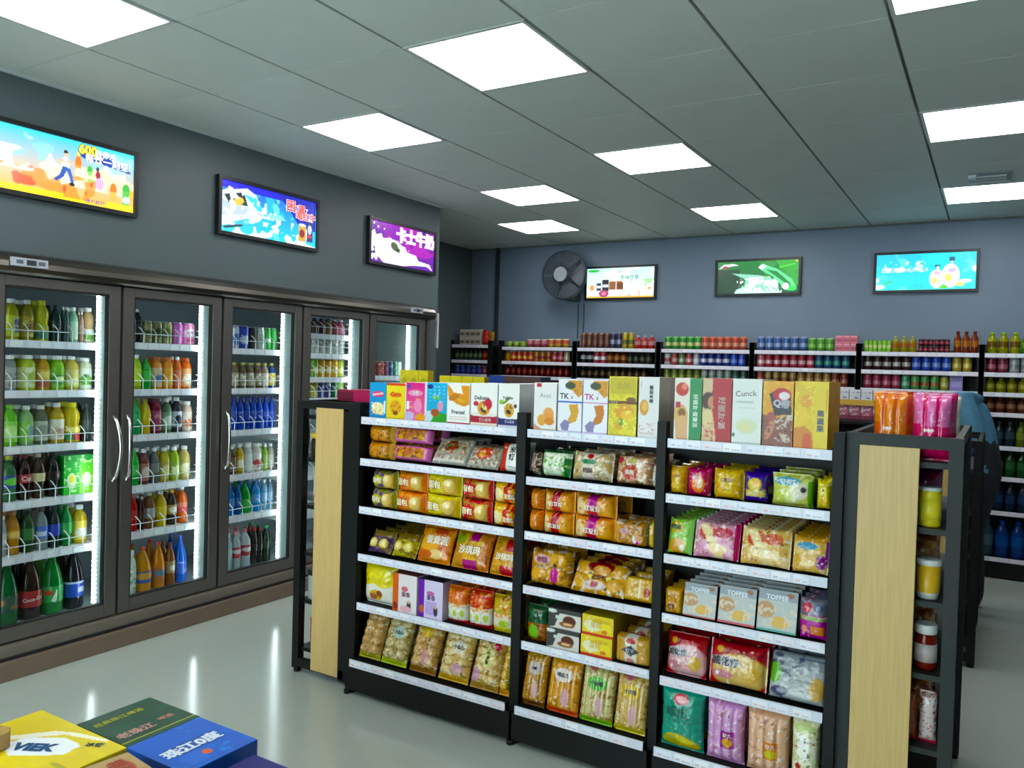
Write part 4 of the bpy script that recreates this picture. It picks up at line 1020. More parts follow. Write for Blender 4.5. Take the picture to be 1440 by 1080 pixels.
shelf_row(1, 4, [
    (735, 768, 52, 'bag', 'dark green bag of nuts', [B('#2c5a34'), N(6, '#1c3c24', .5, 2), R(0, 0, 1, .55, '#a86838'), N(8, '#6a3418', .5, 4, 0, 0, 1, .55), E(.4, .3, .25, .2, '#7ab04a'), R(0, .85, 1, 1, '#244a2c'), N(9, '#e8f0e8', .74, 6, 0, .5, 1, 1)], dict(d=.07, back=2, dy=.09, name='snack_bag')),
    (769, 817, 28, 'box', 'grey and white chocolate cake box', cake('#3a3a38'), dict(d=.13, side='#35322f', top='#4a4846', stack=2, jit=.02, name='cake_box', back=1)),
    (819, 863, 29, 'box', 'yellow and red cake box', [B('#e4c818'), R(0, 0, 1, .14, '#c83020'), E(.35, .5, .3, .28, '#ece4b8'), E(.75, .45, .18, .28, '#f0d838'), E(.6, .75, .3, .1, '#d8b010'), N(7, '#f4ecc8', .6, 4, .1, .15, .7, .9), E(.72, .26, .1, .1, '#d87a30'), T('蛋糕', .45, .55, .18, '#c89a18', 0, False, 0)], dict(d=.13, side='#c8a414', top='#d8bc18', stack=2, jit=.015, name='cake_box', back=1)),
    (865, 913, 40, 'tray', 'brown cracker pack with black diamond label', [B('#b08a50'), D(6, 1, '#c8a060', .95, 0, .06, 1, .94), R(.3, 0, .64, 1, '#d8d0c4'), Y([(.2, .5), (.47, .68), (.72, .5), (.47, .32)], '#26262a'), E(.48, .84, .14, .09, '#b03a34'), E(.46, .14, .1, .12, '#c88a80'), R(0, 0, .06, 1, '#8a3428'), T('饼干', .46, .5, .13, '#c8c8d8')], dict(d=.08, back=2, dy=.1, name='cracker_pack')),
])
def stick(c, c2, base, seed, lab, t): return [B(c), ] + [R(k / 5 + .02, .12, k / 5 + .17, .96, c2) for k in range(5)] + [N(8, '#8a6030', .62, seed), N(9, '#f0e4c0', .62, seed + 4), E(.5, .68, .3, .12, lab), T(t, .5, .68, .13, '#34302c'), E(.62, .3, .12, .16, '#d0a8a8'), R(0, 0, 1, .09, base), N(12, '#ffffff', .76, seed + 2)]  # pure white specks are painted glints on the bag
rF = dict(d=.05, lean=14, back=2, dy=.07, name='snack_bag', bump=[('tube', 5, .008)])
shelf_row(1, 5, [
    (730, 766, 82, 'bag', 'brown clear snack bag with pink figure', stick('#9a7040', '#c09050', '#6a4424', 2, '#b8a8a0', '小酥'), rF),
    (768, 816, 84, 'bag', 'orange clear snack bag with red edges', stick('#c88430', '#d89a40', '#d04a24', 5, '#e0d0c8', '地瓜条') + [R(0, .94, 1, 1, '#a83028')], rF),
    (817, 865, 88, 'bag', 'green clear snack bag of rolls', stick('#a89a5c', '#ccc090', '#7ab03a', 8, '#6ab058', '小米卷') + [E(.3, .93, .1, .05, '#c87a80')], rF),
    (866, 910, 90, 'bag', 'beige clear snack bag of rolls', stick('#b8985c', '#d0b078', '#c8b858', 11, '#d8b038', '小米卷') + [E(.4, .92, .14, .06, '#c87a88')], rF),
])
# ---- right bay
shelf_row(2, 0, [
    (944, 986, 87, 'box', 'white egg pie box with green stripe', [B('#e8e0d2'), E(.28, .82, .24, .11, '#c84a3c'), E(.36, .86, .1, .05, '#e89078'), Y([(.0, .5), (.5, .45), (.5, .0), (.1, .0)], '#d8a878'), E(.22, .42, .26, .16, '#d8b070'), E(.28, .44, .14, .07, '#8a5a30'), R(.04, .52, .24, .62, '#b03048'), E(.3, .2, .2, .2, '#e0b080'), R(.56, 0, 1, 1, '#1f8a4c'), T('好丽友·蛋黄派', .78, .48, .19, '#eef4e8', -90, False, .02)], dict(d=.055, side='#d8d0c4', back=2)),
    (987, 1030, 90, 'box', 'red chocolate pie box', [B('#b82c34'), Y([(0, 1), (.35, 1), (.3, .6), (.42, .3), (.5, 0), (0, 0)], '#d8c09a'), E(.2, .64, .24, .14, '#4a2a22'), E(.34, .62, .16, .1, '#c89070'), E(.18, .38, .18, .14, '#e0cc98'), N(8, '#c8543c', .55, 5, 0, 0, .4, .3), Y([(.42, 1), (1, 1), (1, 0), (.62, 0), (.5, .3), (.36, .62)], '#b4242e'), T('好丽友·派', .68, .46, .26, '#f2dcd2', -90, False, .03)], dict(d=.055, side='#c8a890', back=2)),
    (1031, 1073, 92, 'box', 'plain white biscuit box with script lettering', [B('#e4e6e0'), E(.5, .28, .36, .12, '#d8dcb8'), E(.45, .26, .22, .07, '#e0d8a8'), R(0, 0, 1, .03, '#c8ccc0'), E(.06, .14, .05, .03, '#3a7a4c'), R(.15, .64, .7, .66, '#b8bcb4'), R(.2, .55, .8, .56, '#ccd0c8'), T('Cunck', .46, .78, .28, '#34363a', 4, False, .0)], dict(d=.06, side='#ccd0c8', back=2)),
    (1074, 1116, 92, 'box', 'orange and brown chocolate cake box', [G('#d8a868', '#e8a428'), N(4, '#f0c048', .52, 3, 0, .5, 1, 1), Y([(0, .5), (.3, .42), (1, .5), (1, 0), (0, 0)], '#8a5444'), N(6, '#d8c8b8', .55, 8, .4, 0, 1, .5), E(.25, .26, .12, .17, '#c88a70', -20), E(.3, .46, .16, .07, '#a85a50'), N(7, '#5a2a20', .62, 11, 0, 0, 1, .4), Y([(.2, .8), (.55, .9), (.92, .82), (.95, .5), (.4, .48)], '#2a2430'), E(.62, .8, .3, .1, '#c02c40'), E(.7, .78, .18, .06, '#f0e0e0'), T('Q蒂', .62, .66, .3, '#f0ecf2', -8, False, .06)], dict(d=.06, side='#c88a3c', back=2)),
    (1117, 1162, 95, 'box', 'yellow rice cracker box with upright lettering', [B('#e4bc14'), N(4, '#ecd048', .5, 4), Y([(.0, 0), (.6, 0), (.55, .25), (.3, .34), (.0, .3)], '#d88418'), E(.24, .46, .22, .12, '#f0c838'), E(.35, .7, .16, .1, '#e8a850'), E(.4, .1, .14, .14, '#d8602c'), R(.62, 0, 1, 1, '#e8ca20'), R(.93, .55, .97, .9, '#d87a20'), T('果滋果', .78, .42, .22, '#7c86a0', 0, True, .04), N(7, '#f4e070', .62, 8, 0, .4, .6, 1)], dict(d=.11, side='#b8920c', back=1)),
])
def chips(c, c2, t): return [B(c), N(5, c2, .52, 3), E(.5, .3, .3, .18, '#e8c060'), N(8, '#f4ecc8', .62, 6), T(t, .5, .66, .17, '#7a4818'), N(7, '#c89020', .66, 9)]
rB3 = dict(d=.07, back=2, dy=.1, name='crisp_pack')
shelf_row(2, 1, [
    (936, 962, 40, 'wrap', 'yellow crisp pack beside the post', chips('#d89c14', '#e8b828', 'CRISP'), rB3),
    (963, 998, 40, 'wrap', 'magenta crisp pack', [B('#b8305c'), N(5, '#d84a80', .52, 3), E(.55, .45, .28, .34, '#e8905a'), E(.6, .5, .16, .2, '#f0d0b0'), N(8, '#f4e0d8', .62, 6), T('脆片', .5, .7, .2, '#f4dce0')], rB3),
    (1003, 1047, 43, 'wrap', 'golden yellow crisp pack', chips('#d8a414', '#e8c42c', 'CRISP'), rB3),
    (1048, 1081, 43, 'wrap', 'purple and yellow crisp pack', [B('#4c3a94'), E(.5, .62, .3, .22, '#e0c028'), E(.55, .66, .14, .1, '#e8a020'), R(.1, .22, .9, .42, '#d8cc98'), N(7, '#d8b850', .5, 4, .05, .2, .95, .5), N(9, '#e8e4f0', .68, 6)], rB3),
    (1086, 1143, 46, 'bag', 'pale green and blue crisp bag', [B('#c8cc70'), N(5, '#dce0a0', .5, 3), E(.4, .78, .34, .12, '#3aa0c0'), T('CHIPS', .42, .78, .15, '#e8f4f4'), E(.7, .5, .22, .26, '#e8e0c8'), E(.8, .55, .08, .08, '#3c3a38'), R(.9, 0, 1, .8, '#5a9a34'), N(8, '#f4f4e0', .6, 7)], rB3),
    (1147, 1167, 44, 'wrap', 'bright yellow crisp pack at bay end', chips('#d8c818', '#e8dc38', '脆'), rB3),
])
def sachet(c, c2, cl): return [B(c), N(5, c2, .5, 4), E(.3, .7, .18, .22, '#c8382c'), E(.32, .7, .1, .1, '#e0a828'), Y([(.1, .9), (.5, .0), (.7, .0), (.3, .95)], '#e8d4a0'), E(.65, .72, .2, .16, cl), E(.55, .25, .2, .14, '#e8c890'), N(8, '#fff4e8', .64, 8), N(9, '#8a4a30', .7, 3)]
rC3 = dict(d=.035, lean=14, back=5, dy=.055, name='cracker_sachet', twist=.02)
shelf_row(2, 2, [
    (935, 972, 50, 'wrap', 'green cracker sachet', [B('#8ac05c'), N(5, '#b8d888', .5, 3), E(.3, .74, .28, .18, '#c8b028'), T('脆脆', .3, .74, .2, '#3a5a20'), E(.4, .2, .36, .22, '#d89c48'), E(.6, .14, .1, .1, '#f4ead8'), R(.85, 0, 1, 1, '#9ad47c')], rC3),
    (974, 1041, 52, 'wrap', 'pink cracker sachet with red flash', sachet('#d89ab0', '#e8b8c8', '#c02c48') + [R(.9, 0, 1, 1, '#b8305c')], rC3),
    (1043, 1112, 54, 'wrap', 'cream cracker sachet with red ovals', sachet('#e0b878', '#ecd4a0', '#d05a30'), rC3),
    (1115, 1162, 52, 'wrap', 'gold and purple cracker sachet', [B('#d8b06c'), N(5, '#e8cc98', .5, 4), R(0, .84, 1, 1, '#c8902c'), E(.4, .72, .3, .1, '#4a94b8'), E(.8, .3, .16, .2, '#8a3a84'), E(.4, .32, .3, .1, '#d8ac58'), R(.9, .2, 1, .9, '#8a4a8c'), N(9, '#f4ece0', .64, 6)], rC3),
])
def greybox(cl): return [B('#b4b8b4'), R(0, .74, 1, .98, '#8a9298'), T('TOFFEE', .48, .82, .17, '#e4e8ea', 0, False, .02), E(.2, .5, .24, .2, '#b88a58'), E(.6, .24, .26, .14, '#d8a838'), N(7, '#d8c8b0', .55, 4, 0, .1, 1, .6), E(.82, .9, .1, .06, '#8a5a34'), R(0, 0, 1, .05, cl)]
rD3 = dict(d=.03, lean=12, back=4, dy=.055, side='#5c3030', top='#9a9c98', name='toffee_box')
shelf_row(2, 3, [
    (932, 959, 36, 'tray', 'orange yellow tray beside the post', [B('#d8961c'), R(.1, .1, .8, .9, '#c08c48'), E(.4, .3, .2, .14, '#6a3a20'), N(6, '#d8b070', .55, 4)], dict(d=.06, back=2)),
    (961, 1010, 46, 'box', 'grey toffee box with red base line', greybox('#a83a3c'), rD3),
    (1013, 1066, 52, 'box', 'grey toffee box with pink base line', greybox('#c04a50'), rD3),
    (1068, 1122, 58, 'box', 'grey toffee box with teal base line', greybox('#24907c'), dict(rD3, side='#1f7c6c')),
    (1125, 1160, 58, 'wrap', 'magenta and grey cracker pack', [B('#b03a94'), R(0, .62, 1, 1, '#6a6a78'), E(.3, .8, .2, .12, '#c03c44'), E(.7, .8, .16, .1, '#34486a'), R(0, .5, 1, .6, '#9ab06a'), R(.45, .12, .95, .36, '#d88a50'), E(.2, .25, .12, .1, '#e0a080'), N(8, '#e8b8d8', .62, 5)], dict(d=.05, back=2, dy=.07, name='cracker_pack')),
])
def redbag(c): return [B('#b81c24'), N(5, '#8a1018', .6, 3), E(.55, .35, .5, .42, c), E(.3, .56, .28, .12, '#b8b0b0'), T('威化饼', .3, .55, .16, '#4a4448'), E(.75, .34, .16, .18, '#d8b068'), E(.25, .25, .2, .1, '#c88a90'), E(.2, .82, .06, .08, '#d8a838'), N(8, '#fff4f0', .68, 5), R(0, .88, 1, 1, '#b01c24')]
shelf_row(2, 4, [
    (932, 994, 58, 'bag', 'red bag with pink wafer print', redbag('#e0b0b0'), dict(d=.07, lean=10, back=3, dy=.085, name='wafer_bag')),
    (997, 1080, 62, 'wrap', 'wide red bag with golden wafer print', redbag('#d8b478'), dict(d=.07, lean=10, back=3, dy=.085, name='wafer_bag')),
    (1083, 1157, 66, 'tray', 'grey box pack with dark grapes print', [B('#a8acaa'), R(0, .66, 1, 1, '#8e9498'), N(5, '#34385a', .5, 6, 0, .5, .6, 1), N(6, '#3c3e5c', .48, 9, 0, .0, .4, .5), E(.1, .5, .12, .22, '#6aa83c'), E(.2, .14, .16, .1, '#3a3c5a'), E(.86, .3, .14, .24, '#c8a468'), R(.4, .4, .8, .42, '#8a8e8c'), R(.4, .32, .8, .34, '#8a8e8c'), R(.5, .86, 1, .9, '#44506a')], dict(d=.05, lean=22, back=3, dy=.07, name='biscuit_box', cat='box')),
])
def tubes(c, c2, l1, l2): return [B(c), ] + [R(k / 4 + .03, .05, k / 4 + .20, .92, c2) for k in range(4)] + [N(9, '#f4e8e8', .6, 3), R(.45, .30, .80, .56, l1), E(.62, .38, .14, .07, l2), N(8, '#a87a70', .66, 7), T('虾条', .62, .5, .12, '#f4e4d0')]
shelf_row(2, 5, [
    (928, 994, 92, 'bag', 'large teal bag of wafer biscuits', [B('#2a9078'), N(4, '#238068', .55, 3), E(.5, .86, .18, .08, '#c04a5a'), E(.5, .86, .13, .05, '#e8b0b4'), T('威化', .4, .66, .26, '#145040', 0, False, .02), R(.2, .5, .75, .51, '#1c6854'), R(.2, .45, .75, .46, '#1c6854'), E(.55, .16, .4, .12, '#c8b030', -12), E(.3, .16, .22, .1, '#a8a028'), E(.6, .2, .2, .05, '#d8c850', -12), N(7, '#d8f0e8', .74, 6)], dict(d=.08, back=2, dy=.1, name='wafer_bag')),
    (997, 1052, 94, 'bag', 'lilac pink bag of snack tubes', tubes('#c08ab8', '#d8a8d0', '#9a3a8c', '#d8a040'), dict(d=.08, back=2, dy=.1, name='snack_bag', bump=[('tube', 4, .012)])),
    (1054, 1112, 98, 'bag', 'peach bag of snack tubes', tubes('#d0a488', '#e4bca0', '#d08040', '#c8c050'), dict(d=.08, back=2, dy=.1, name='snack_bag', bump=[('tube', 4, .012)])),
    (1114, 1150, 100, 'bag', 'pale bag with berries and leaves print', [B('#d8d4a8'), N(5, '#ecebd8', .48, 3), E(.5, .6, .24, .2, '#f4f2ea'), N(7, '#2c4030', .68, 6), N(7, '#b04a3c', .7, 9), E(.3, .3, .1, .06, '#a83c38'), E(.7, .25, .1, .05, '#3c6a34'), E(.5, .88, .4, .06, '#b8c488')], dict(d=.08, back=2, dy=.1, name='snack_bag')),
])
# ------------------------------------------------------------------ drinks in the cooler
PROF = {
    'pet': [(.86, 0), (.98, .015), (1, .05), (.97, .20), (1, .36), (1, .60), (.97, .67), (.80, .76), (.52, .84), (.36, .89), (.35, .925)],
    'tea': [(.88, 0), (1, .02), (1, .30), (.96, .34), (1, .38), (1, .62), (.96, .70), (.78, .78), (.52, .84), (.44, .875), (.43, .91)],
    'cola': [(.80, 0), (.92, .03), (.94, .10), (.84, .24), (.98, .40), (1, .56), (.92, .68), (.66, .79), (.44, .87), (.36, .905), (.35, .935)],
    'big': [(.84, 0), (.98, .02), (1, .06), (1, .46), (.98, .50), (.93, .56), (.78, .67), (.54, .79), (.33, .88), (.27, .905), (.27, .935)],
    'bulb': [(.88, 0), (1, .03), (1, .34), (.86, .42), (.90, .48), (1, .60), (.96, .72), (.72, .82), (.52, .86), (.50, .90)],
    'wide': [(.92, 0), (1, .03), (1, .68), (.94, .78), (.66, .86), (.60, .90)],
    'can': [(.74, 0), (.80, .01), (1, .05), (1, .90), (.84, .965), (.82, .99), (.82, 1.0)],
}
CAPR = {'pet': .40, 'tea': .50, 'cola': .40, 'big': .32, 'bulb': .56, 'wide': .66}
LABZ = {'pet': (.30, .58), 'tea': (.10, .60), 'cola': (.38, .57), 'big': (.20, .46), 'bulb': (.06, .40), 'wide': (.08, .66), 'can': (.06, .89)}
def ring_r(prof, z):
    for (r0, z0), (r1, z1) in zip(prof[:-1], prof[1:]):
        if z0 <= z <= z1: return r0 + (r1 - r0) * (z - z0) / max(1e-6, z1 - z0)
    return prof[-1][0]
_BM = {}
def drink_proto(name, kind, Rr, Hh, body, cap, lab, ops=None, seg=14, lz=None):
    """meshes for one kind of drink: body, sleeve, cap"""
    key = (kind, round(Rr, 3), round(Hh, 3), body, cap, lab, str(ops))
    if key in _BM: return _BM[key]
    pr = PROF[kind]
    b = MB()
    cols = []
    for (r0, z0), (r1, z1) in zip(pr[:-1], pr[1:]):
        cols.append(body)
    if kind == 'can':
        b.lathe([(r * Rr, z * Hh) for r, z in pr[:-1]], seg, cols=[body] * (len(pr) - 2), cap1=False)
        bm_ = b.mesh(name, 'can')
        c = MB().lathe([(.82 * Rr, .962 * Hh), (.85 * Rr, .985 * Hh), (.83 * Rr, Hh), (.76 * Rr, Hh), (.74 * Rr, .985 * Hh)], seg, '#c4c8ca', cap0=False)
        c.box(-.2 * Rr, -.45 * Rr, .985 * Hh, .2 * Rr, .1 * Rr, .993 * Hh, '#a8acb0')
        cm = c.mesh('lid', 'can')
    else:
        b.lathe([(r * Rr, z * Hh) for r, z in pr], seg, cols=cols)
        bm_ = b.mesh(name, 'bottle')
        z0 = pr[-1][1] - .012; cr = CAPR[kind] * Rr
        c = MB().lathe([(cr * 1.04, z0 * Hh), (cr * 1.04, (z0 + .014) * Hh), (cr, (z0 + .018) * Hh), (cr, .988 * Hh), (cr * .9, Hh)], seg, cap)
        cm = c.mesh('cap', 'plastic')
    lm = None
    if lab or ops:
        l0, l1 = lz or LABZ[kind]
        n, k = 24, 12
        U, V = np.meshgrid(np.linspace(0, 1, n + 1), np.linspace(0, 1, k + 1))
        ops2 = ([B(lab)] if lab else []) + list(ops or [])
        ang = -PI / 2 + (U - .5) * 2 * PI
        rr = np.vectorize(lambda v: ring_r(pr, l0 + (l1 - l0) * v) * Rr * 1.012 + .0004)(V)
        m = MB()
        # the print repeats on two sides; seen face shows u from .25 to .75
        PU = np.clip((U - .2) / .6, 0, 1)
        C = paint(ops2, PU, V, (l1 - l0) * Hh / (Rr * 2.2))
        m.grid(np.stack([rr * np.cos(ang), rr * np.sin(ang), (l0 + (l1 - l0) * V) * Hh], -1), C)
        W = Rr * 2 * PI * .6
        def surf(u, v, o):
            a = -PI / 2 + (u - .5) * .6 * 2 * PI
            r = ring_r(pr, l0 + (l1 - l0) * min(1, max(0, v))) * Rr * 1.012 + .0012 + o
            return (r * math.cos(a), r * math.sin(a), (l0 + (l1 - l0) * v) * Hh)
        add_text(m, ops2, W, (l1 - l0) * Hh, surf, .0004)
        lm = m.mesh('label', 'can' if kind == 'can' else 'sleeve')
    _BM[key] = (bm_, lm, cm)
    return _BM[key]

def put_drink(name, pr, loc, rz, label, cat, group):
    o = obj(name, pr[0], None, loc, (0, 0, rz))
    if pr[1]: obj('label', pr[1], o)
    obj('lid' if pr[2].name.startswith('lid') else 'cap', pr[2], o)
    tag(o, label, cat, group)
    return o

CPX = [((3, 2.02), (136, 2.49)), ((184, 2.69), (282, 3.13)), ((325, 3.36), (397, 3.76)), ((438, 4.04), (495, 4.42)), ((532, 4.75), (585, 5.09))]
DN = ['first cooler door', 'second cooler door', 'third cooler door', 'fourth cooler door', 'fifth cooler door']
def cooler_row(d, si, items, rows=2):
    z = SHELF_Z[d][si] if si < len(SHELF_Z[d]) else .166
    nsh = len(SHELF_Z[d]) + 1
    sn = 'top' if si == 0 else ('bottom' if si >= len(SHELF_Z[d]) else ORD[si])
    (pa, ya), (pb, yb) = CPX[d]
    ya, yb = ya * 1.0225, min(yb * 1.0225, DB[d + 1] - .006)
    pb = max(pb, max(it[1] for it in items))
    for k, it in enumerate(items):
        p0, p1, h, kind, body, lab, cap, desc = it[:8]
        ops = it[8] if len(it) > 8 else None
        y0 = ya + (p0 - pa) / (pb - pa) * (yb - ya); y1 = ya + (p1 - pa) / (pb - pa) * (yb - ya)
        y = (y0 + y1) / 2; Rr = (y1 - y0) / 2 * .985
        if kind == 'crate': 
            continue
        nm = desc.split(' with ')[0].split()[-1]
        name = {'can': 'drink_can'}.get(kind, 'drink_bottle')
        pr = drink_proto(name, kind, Rr, h, body, cap, lab, ops)
        for r in range(rows):
            x = -4.137 - Rr * 1.02 - r * (2 * Rr + .006)
            lb = fit(desc, BEH[r] if r else '', '%s from left, %s shelf, %s' % (ORD[k], sn, DN[d]))
            put_drink(name, pr, (x, y, z + .0012), PI / 2 + random.uniform(-.25, .25), lb, 'can' if kind == 'can' else 'bottle', 'drinks on %s shelf behind %s' % (sn, DN[d]))

wl_ = [E(.5, .5, .3, .3, '#e8ecec')]
cooler_row(0, 0, [
    (5, 26, .205, 'tea', '#b8b820', '#d2d62a', '#eef0ee', 'lime yellow tea bottle', [R(.45, .2, .8, .85, '#e8ecd0'), T('绿茶', .6, .5, .26, '#3a4a9a', 0, True)]),
    (27, 46, .205, 'tea', '#a89a1c', '#b8a020', '#eef0ee', 'olive yellow tea bottle', [E(.55, .5, .3, .3, '#8a6a24'), N(5, '#d8c850', .6, 2)]),
    (47, 68, .208, 'bulb', '#d8d418', '#4a8a5c', '#d8dc1c', 'yellow waisted bottle with yellow cap', [R(0, .6, 1, 1, '#c8cc20'), N(5, '#28605c', .55, 4, 0, 0, 1, .5)]),
    (69, 86, .19, 'pet', '#1c3a34', '#1a2824', '#20302c', 'dark green bottle', [N(4, '#8aa89c', .7, 4)]),
    (87, 95, .185, 'pet', '#4a6a66', '#3a5450', '#c8d0d0', 'narrow dim clear bottle'),
    (96, 110, .185, 'tea', '#9ac8a8', '#b8dcc0', '#f0f2f0', 'pale green clear bottle'),
    (111, 117, .165, 'pet', '#c8a090', '#c89a90', '#f0eeee', 'narrow pink bottle'),
    (118, 136, .19, 'bulb', '#d8b88a', '#dce8d8', '#f2f0ea', 'cream peach bottle with green print', [E(.6, .35, .4, .28, '#7ab83a'), E(.5, .7, .25, .18, '#f4f4ec')]),
])
cooler_row(0, 1, [
    (4, 23, .175, 'wide', '#8a9290', '#a8aca8', '#f2f2f0', 'grey white milk drink bottle', [N(5, '#6a6e6c', .58, 3)]),
    (26, 51, .178, 'wide', '#b8c840', '#c8d070', '#f2f2f0', 'broad lime bottle with white pattern', [D(3, 3, '#e8ecc8', .7), E(.7, .5, .25, .3, '#a8c040')]),
    (52, 70, .178, 'tea', '#d0a020', '#d8b030', '#f2f2f0', 'amber bottle with red print', [R(0, 0, 1, .4, '#b85a38'), E(.5, .7, .3, .2, '#e8d870')]),
    (71, 92, .178, 'wide', '#8ac828', '#7cc028', '#f2f2f0', 'bright lime bottle', [E(.5, .4, .36, .24, '#2c8a3a'), E(.5, .42, .2, .12, '#d8f0a0')]),
    (93, 114, .178, 'tea', '#c8b860', '#b8c84a', '#f2f2f0', 'beige lime bottle', [R(0, .5, 1, 1, '#d0c070'), E(.5, .3, .3, .2, '#e0e0a8')]),
    (115, 134, .172, 'wide', '#d8e0c0', '#dfe6d8', '#f2f2f0', 'white bottle with green leaf print', [E(.5, .35, .4, .25, '#6ab03c'), E(.4, .6, .14, .1, '#3c7a34')]),
])
cooler_row(0, 2, [
    (6, 26, .205, 'tea', '#6ac828', '#8ad83c', '#7ad03a', 'vivid green tea bottle with green cap', [E(.5, .5, .25, .3, '#c8f090')]),
    (28, 48, .198, 'tea', '#9ac88a', '#8ccc50', '#eef2ee', 'pale green bottle with white cap', [R(.5, .2, .95, .8, '#6a9ac0'), N(4, '#d8ecd0', .6, 3)]),
    (49, 69, .198, 'tea', '#5a6c5c', '#b8bcb0', '#f0f2f0', 'grey green bottle with pale label', [E(.5, .5, .3, .3, '#8a948a')]),
    (72, 93, .208, 'tea', '#c8a838', '#e0dcc8', '#f0f2f0', 'amber bottle with white label', [E(.5, .35, .3, .2, '#b89a90'), N(4, '#d8c060', .62, 5)]),
    (94, 118, .208, 'bulb', '#d8c018', '#c8a818', '#e0d81c', 'yellow bottle with red green base', [R(0, 0, .5, .5, '#2c8a34'), R(.5, 0, 1, .5, '#b82c2c'), E(.5, .75, .3, .2, '#f0e070')]),
    (119, 134, .20, 'pet', '#2c3a34', '#3c4a44', '#3a4440', 'dark bottle beside the light strip'),
])
cooler_row(0, 3, [
    (5, 26, .225, 'pet', '#3a7a4c', '#2c4a9a', '#d8dc2c', 'green bottle with blue label and yellow cap', [E(.5, .5, .3, .3, '#6ad04a')]),
    (27, 46, .225, 'cola', '#2c1410', '#b83040', '#8a1c20', 'cola bottle with red label', [T('Cola', .5, .5, .26, '#f0d8d8')]),
    (47, 66, .225, 'cola', '#2a1810', '#d8c898', '#d8d0c0', 'cola bottle with cream label'),
    (67, 88, .23, 'cola', '#1c1818', '#2c2024', '#1c1c1c', 'dark cola bottle with black cap', [E(.7, .5, .2, .3, '#a86a80')]),
], 2)
cooler_row(0, 4, [
    (3, 11, .2, 'pet', '#a8b4b4', '#c8d0d0', '#e8ecec', 'narrow clear bottle at the door edge'),
    (12, 32, .212, 'cola', '#c88a30', '#d8a038', '#c87a28', 'orange soda bottle', [E(.5, .5, .3, .34, '#f0c860')]),
    (33, 52, .208, 'pet', '#24502c', '#2a7a3c', '#1c3a24', 'dark green bottle with green label'),
    (53, 71, .212, 'pet', '#8a9aa0', '#3c6ad0', '#384048', 'clear bottle with blue label', [R(.1, .1, .5, .5, '#c8d4ec')]),
    (72, 89, .212, 'pet', '#1c2a30', '#2444b8', '#20242c', 'dark bottle with deep blue label'),
    (90, 107, .21, 'pet', '#1c8a3c', '#2ca84a', '#1c7a34', 'bright green soda bottle'),
    (109, 131, .20, 'tea', '#d0b028', '#e0c84a', '#f0f2f0', 'yellow juice bottle with white caps', [E(.5, .4, .3, .24, '#e8e4d8')]),
])
cooler_row(0, 5, [
    (3, 33, .315, 'big', '#1c6a34', '#2c5a44', '#d0d828', 'large green soda bottle with yellow cap', [N(4, '#a86a28', .66, 3), E(.2, .6, .14, .2, '#b87a3c')]),
    (35, 66, .318, 'big', '#241410', '#b82028', '#d82c30', 'large cola bottle with red label', [T('Coca-Cola', .5, .5, .125, '#f4e4e4', 6, False, .02)]),
    (67, 98, .318, 'big', '#128a30', '#2ca84a', '#14762c', 'large green soda bottle with numeral label', [E(.36, .6, .12, .16, '#d83a28'), T('7', .56, .5, .5, '#f0f8f0', 0, False, .06)]),
    (100, 130, .318, 'big', '#18181c', '#1c4ab0', '#2438b8', 'large dark cola bottle with blue label', [R(.55, .3, .8, .62, '#b8c4dc'), E(.5, .9, .4, .06, '#d8e0ec')]),
], 2)
cooler_row(1, 0, [
    (185, 198, .19, 'pet', '#16181c', '#202428', '#f0f0f0', 'black bottle with white cap'),
    (199, 213, .128, 'can', '#7a8050', '#8a8a5c', '#c0c0c0', 'olive green can', [E(.5, .6, .3, .2, '#4a5a34'), N(4, '#b0b080', .6, 2)]),
    (214, 228, .128, 'can', '#7a8050', '#84885a', '#c0c0c0', 'dull green can', [E(.5, .55, .3, .24, '#3c4c2c')]),
    (229, 244, .13, 'can', '#9a9a60', '#a4a468', '#c0c0c0', 'light olive can', [E(.5, .5, .25, .3, '#7a8448')]),
    (245, 261, .132, 'can', '#c060b8', '#c868bc', '#c0c0c0', 'magenta pink can', [N(4, '#d888cc', .6, 3)]),
    (262, 282, .132, 'can', '#e088b8', '#dc8ab4', '#c0c0c0', 'pale pink can with white oval', [E(.5, .6, .34, .18, '#e8e0e0'), E(.5, .6, .2, .08, '#a87aa0'), E(.5, .2, .2, .1, '#c84a70')]),
])
cooler_row(1, 1, [
    (185, 198, .195, 'tea', '#a8c820', '#b8d428', '#eef0ee', 'lime green bottle with white cap'),
    (199, 213, .18, 'pet', '#2ca83c', '#3cc04c', '#1c8a30', 'green ribbed bottle'),
    (214, 230, .185, 'wide', '#e08a28', '#d0b890', '#c86420', 'orange juice bottle with blue dot', [E(.5, .45, .25, .2, '#4a7aa8')]),
    (231, 247, .185, 'wide', '#e89418', '#e8a428', '#d87a18', 'deep orange juice bottle', [E(.5, .35, .3, .24, '#f0c050')]),
    (248, 259, .19, 'tea', '#e07a48', '#d87a50', '#f0f0ee', 'coral juice bottle with white cap'),
    (260, 277, .185, 'wide', '#e87028', '#e8a868', '#d85a20', 'orange bottle with cream label', [E(.5, .4, .3, .3, '#f0e4d0')]),
])
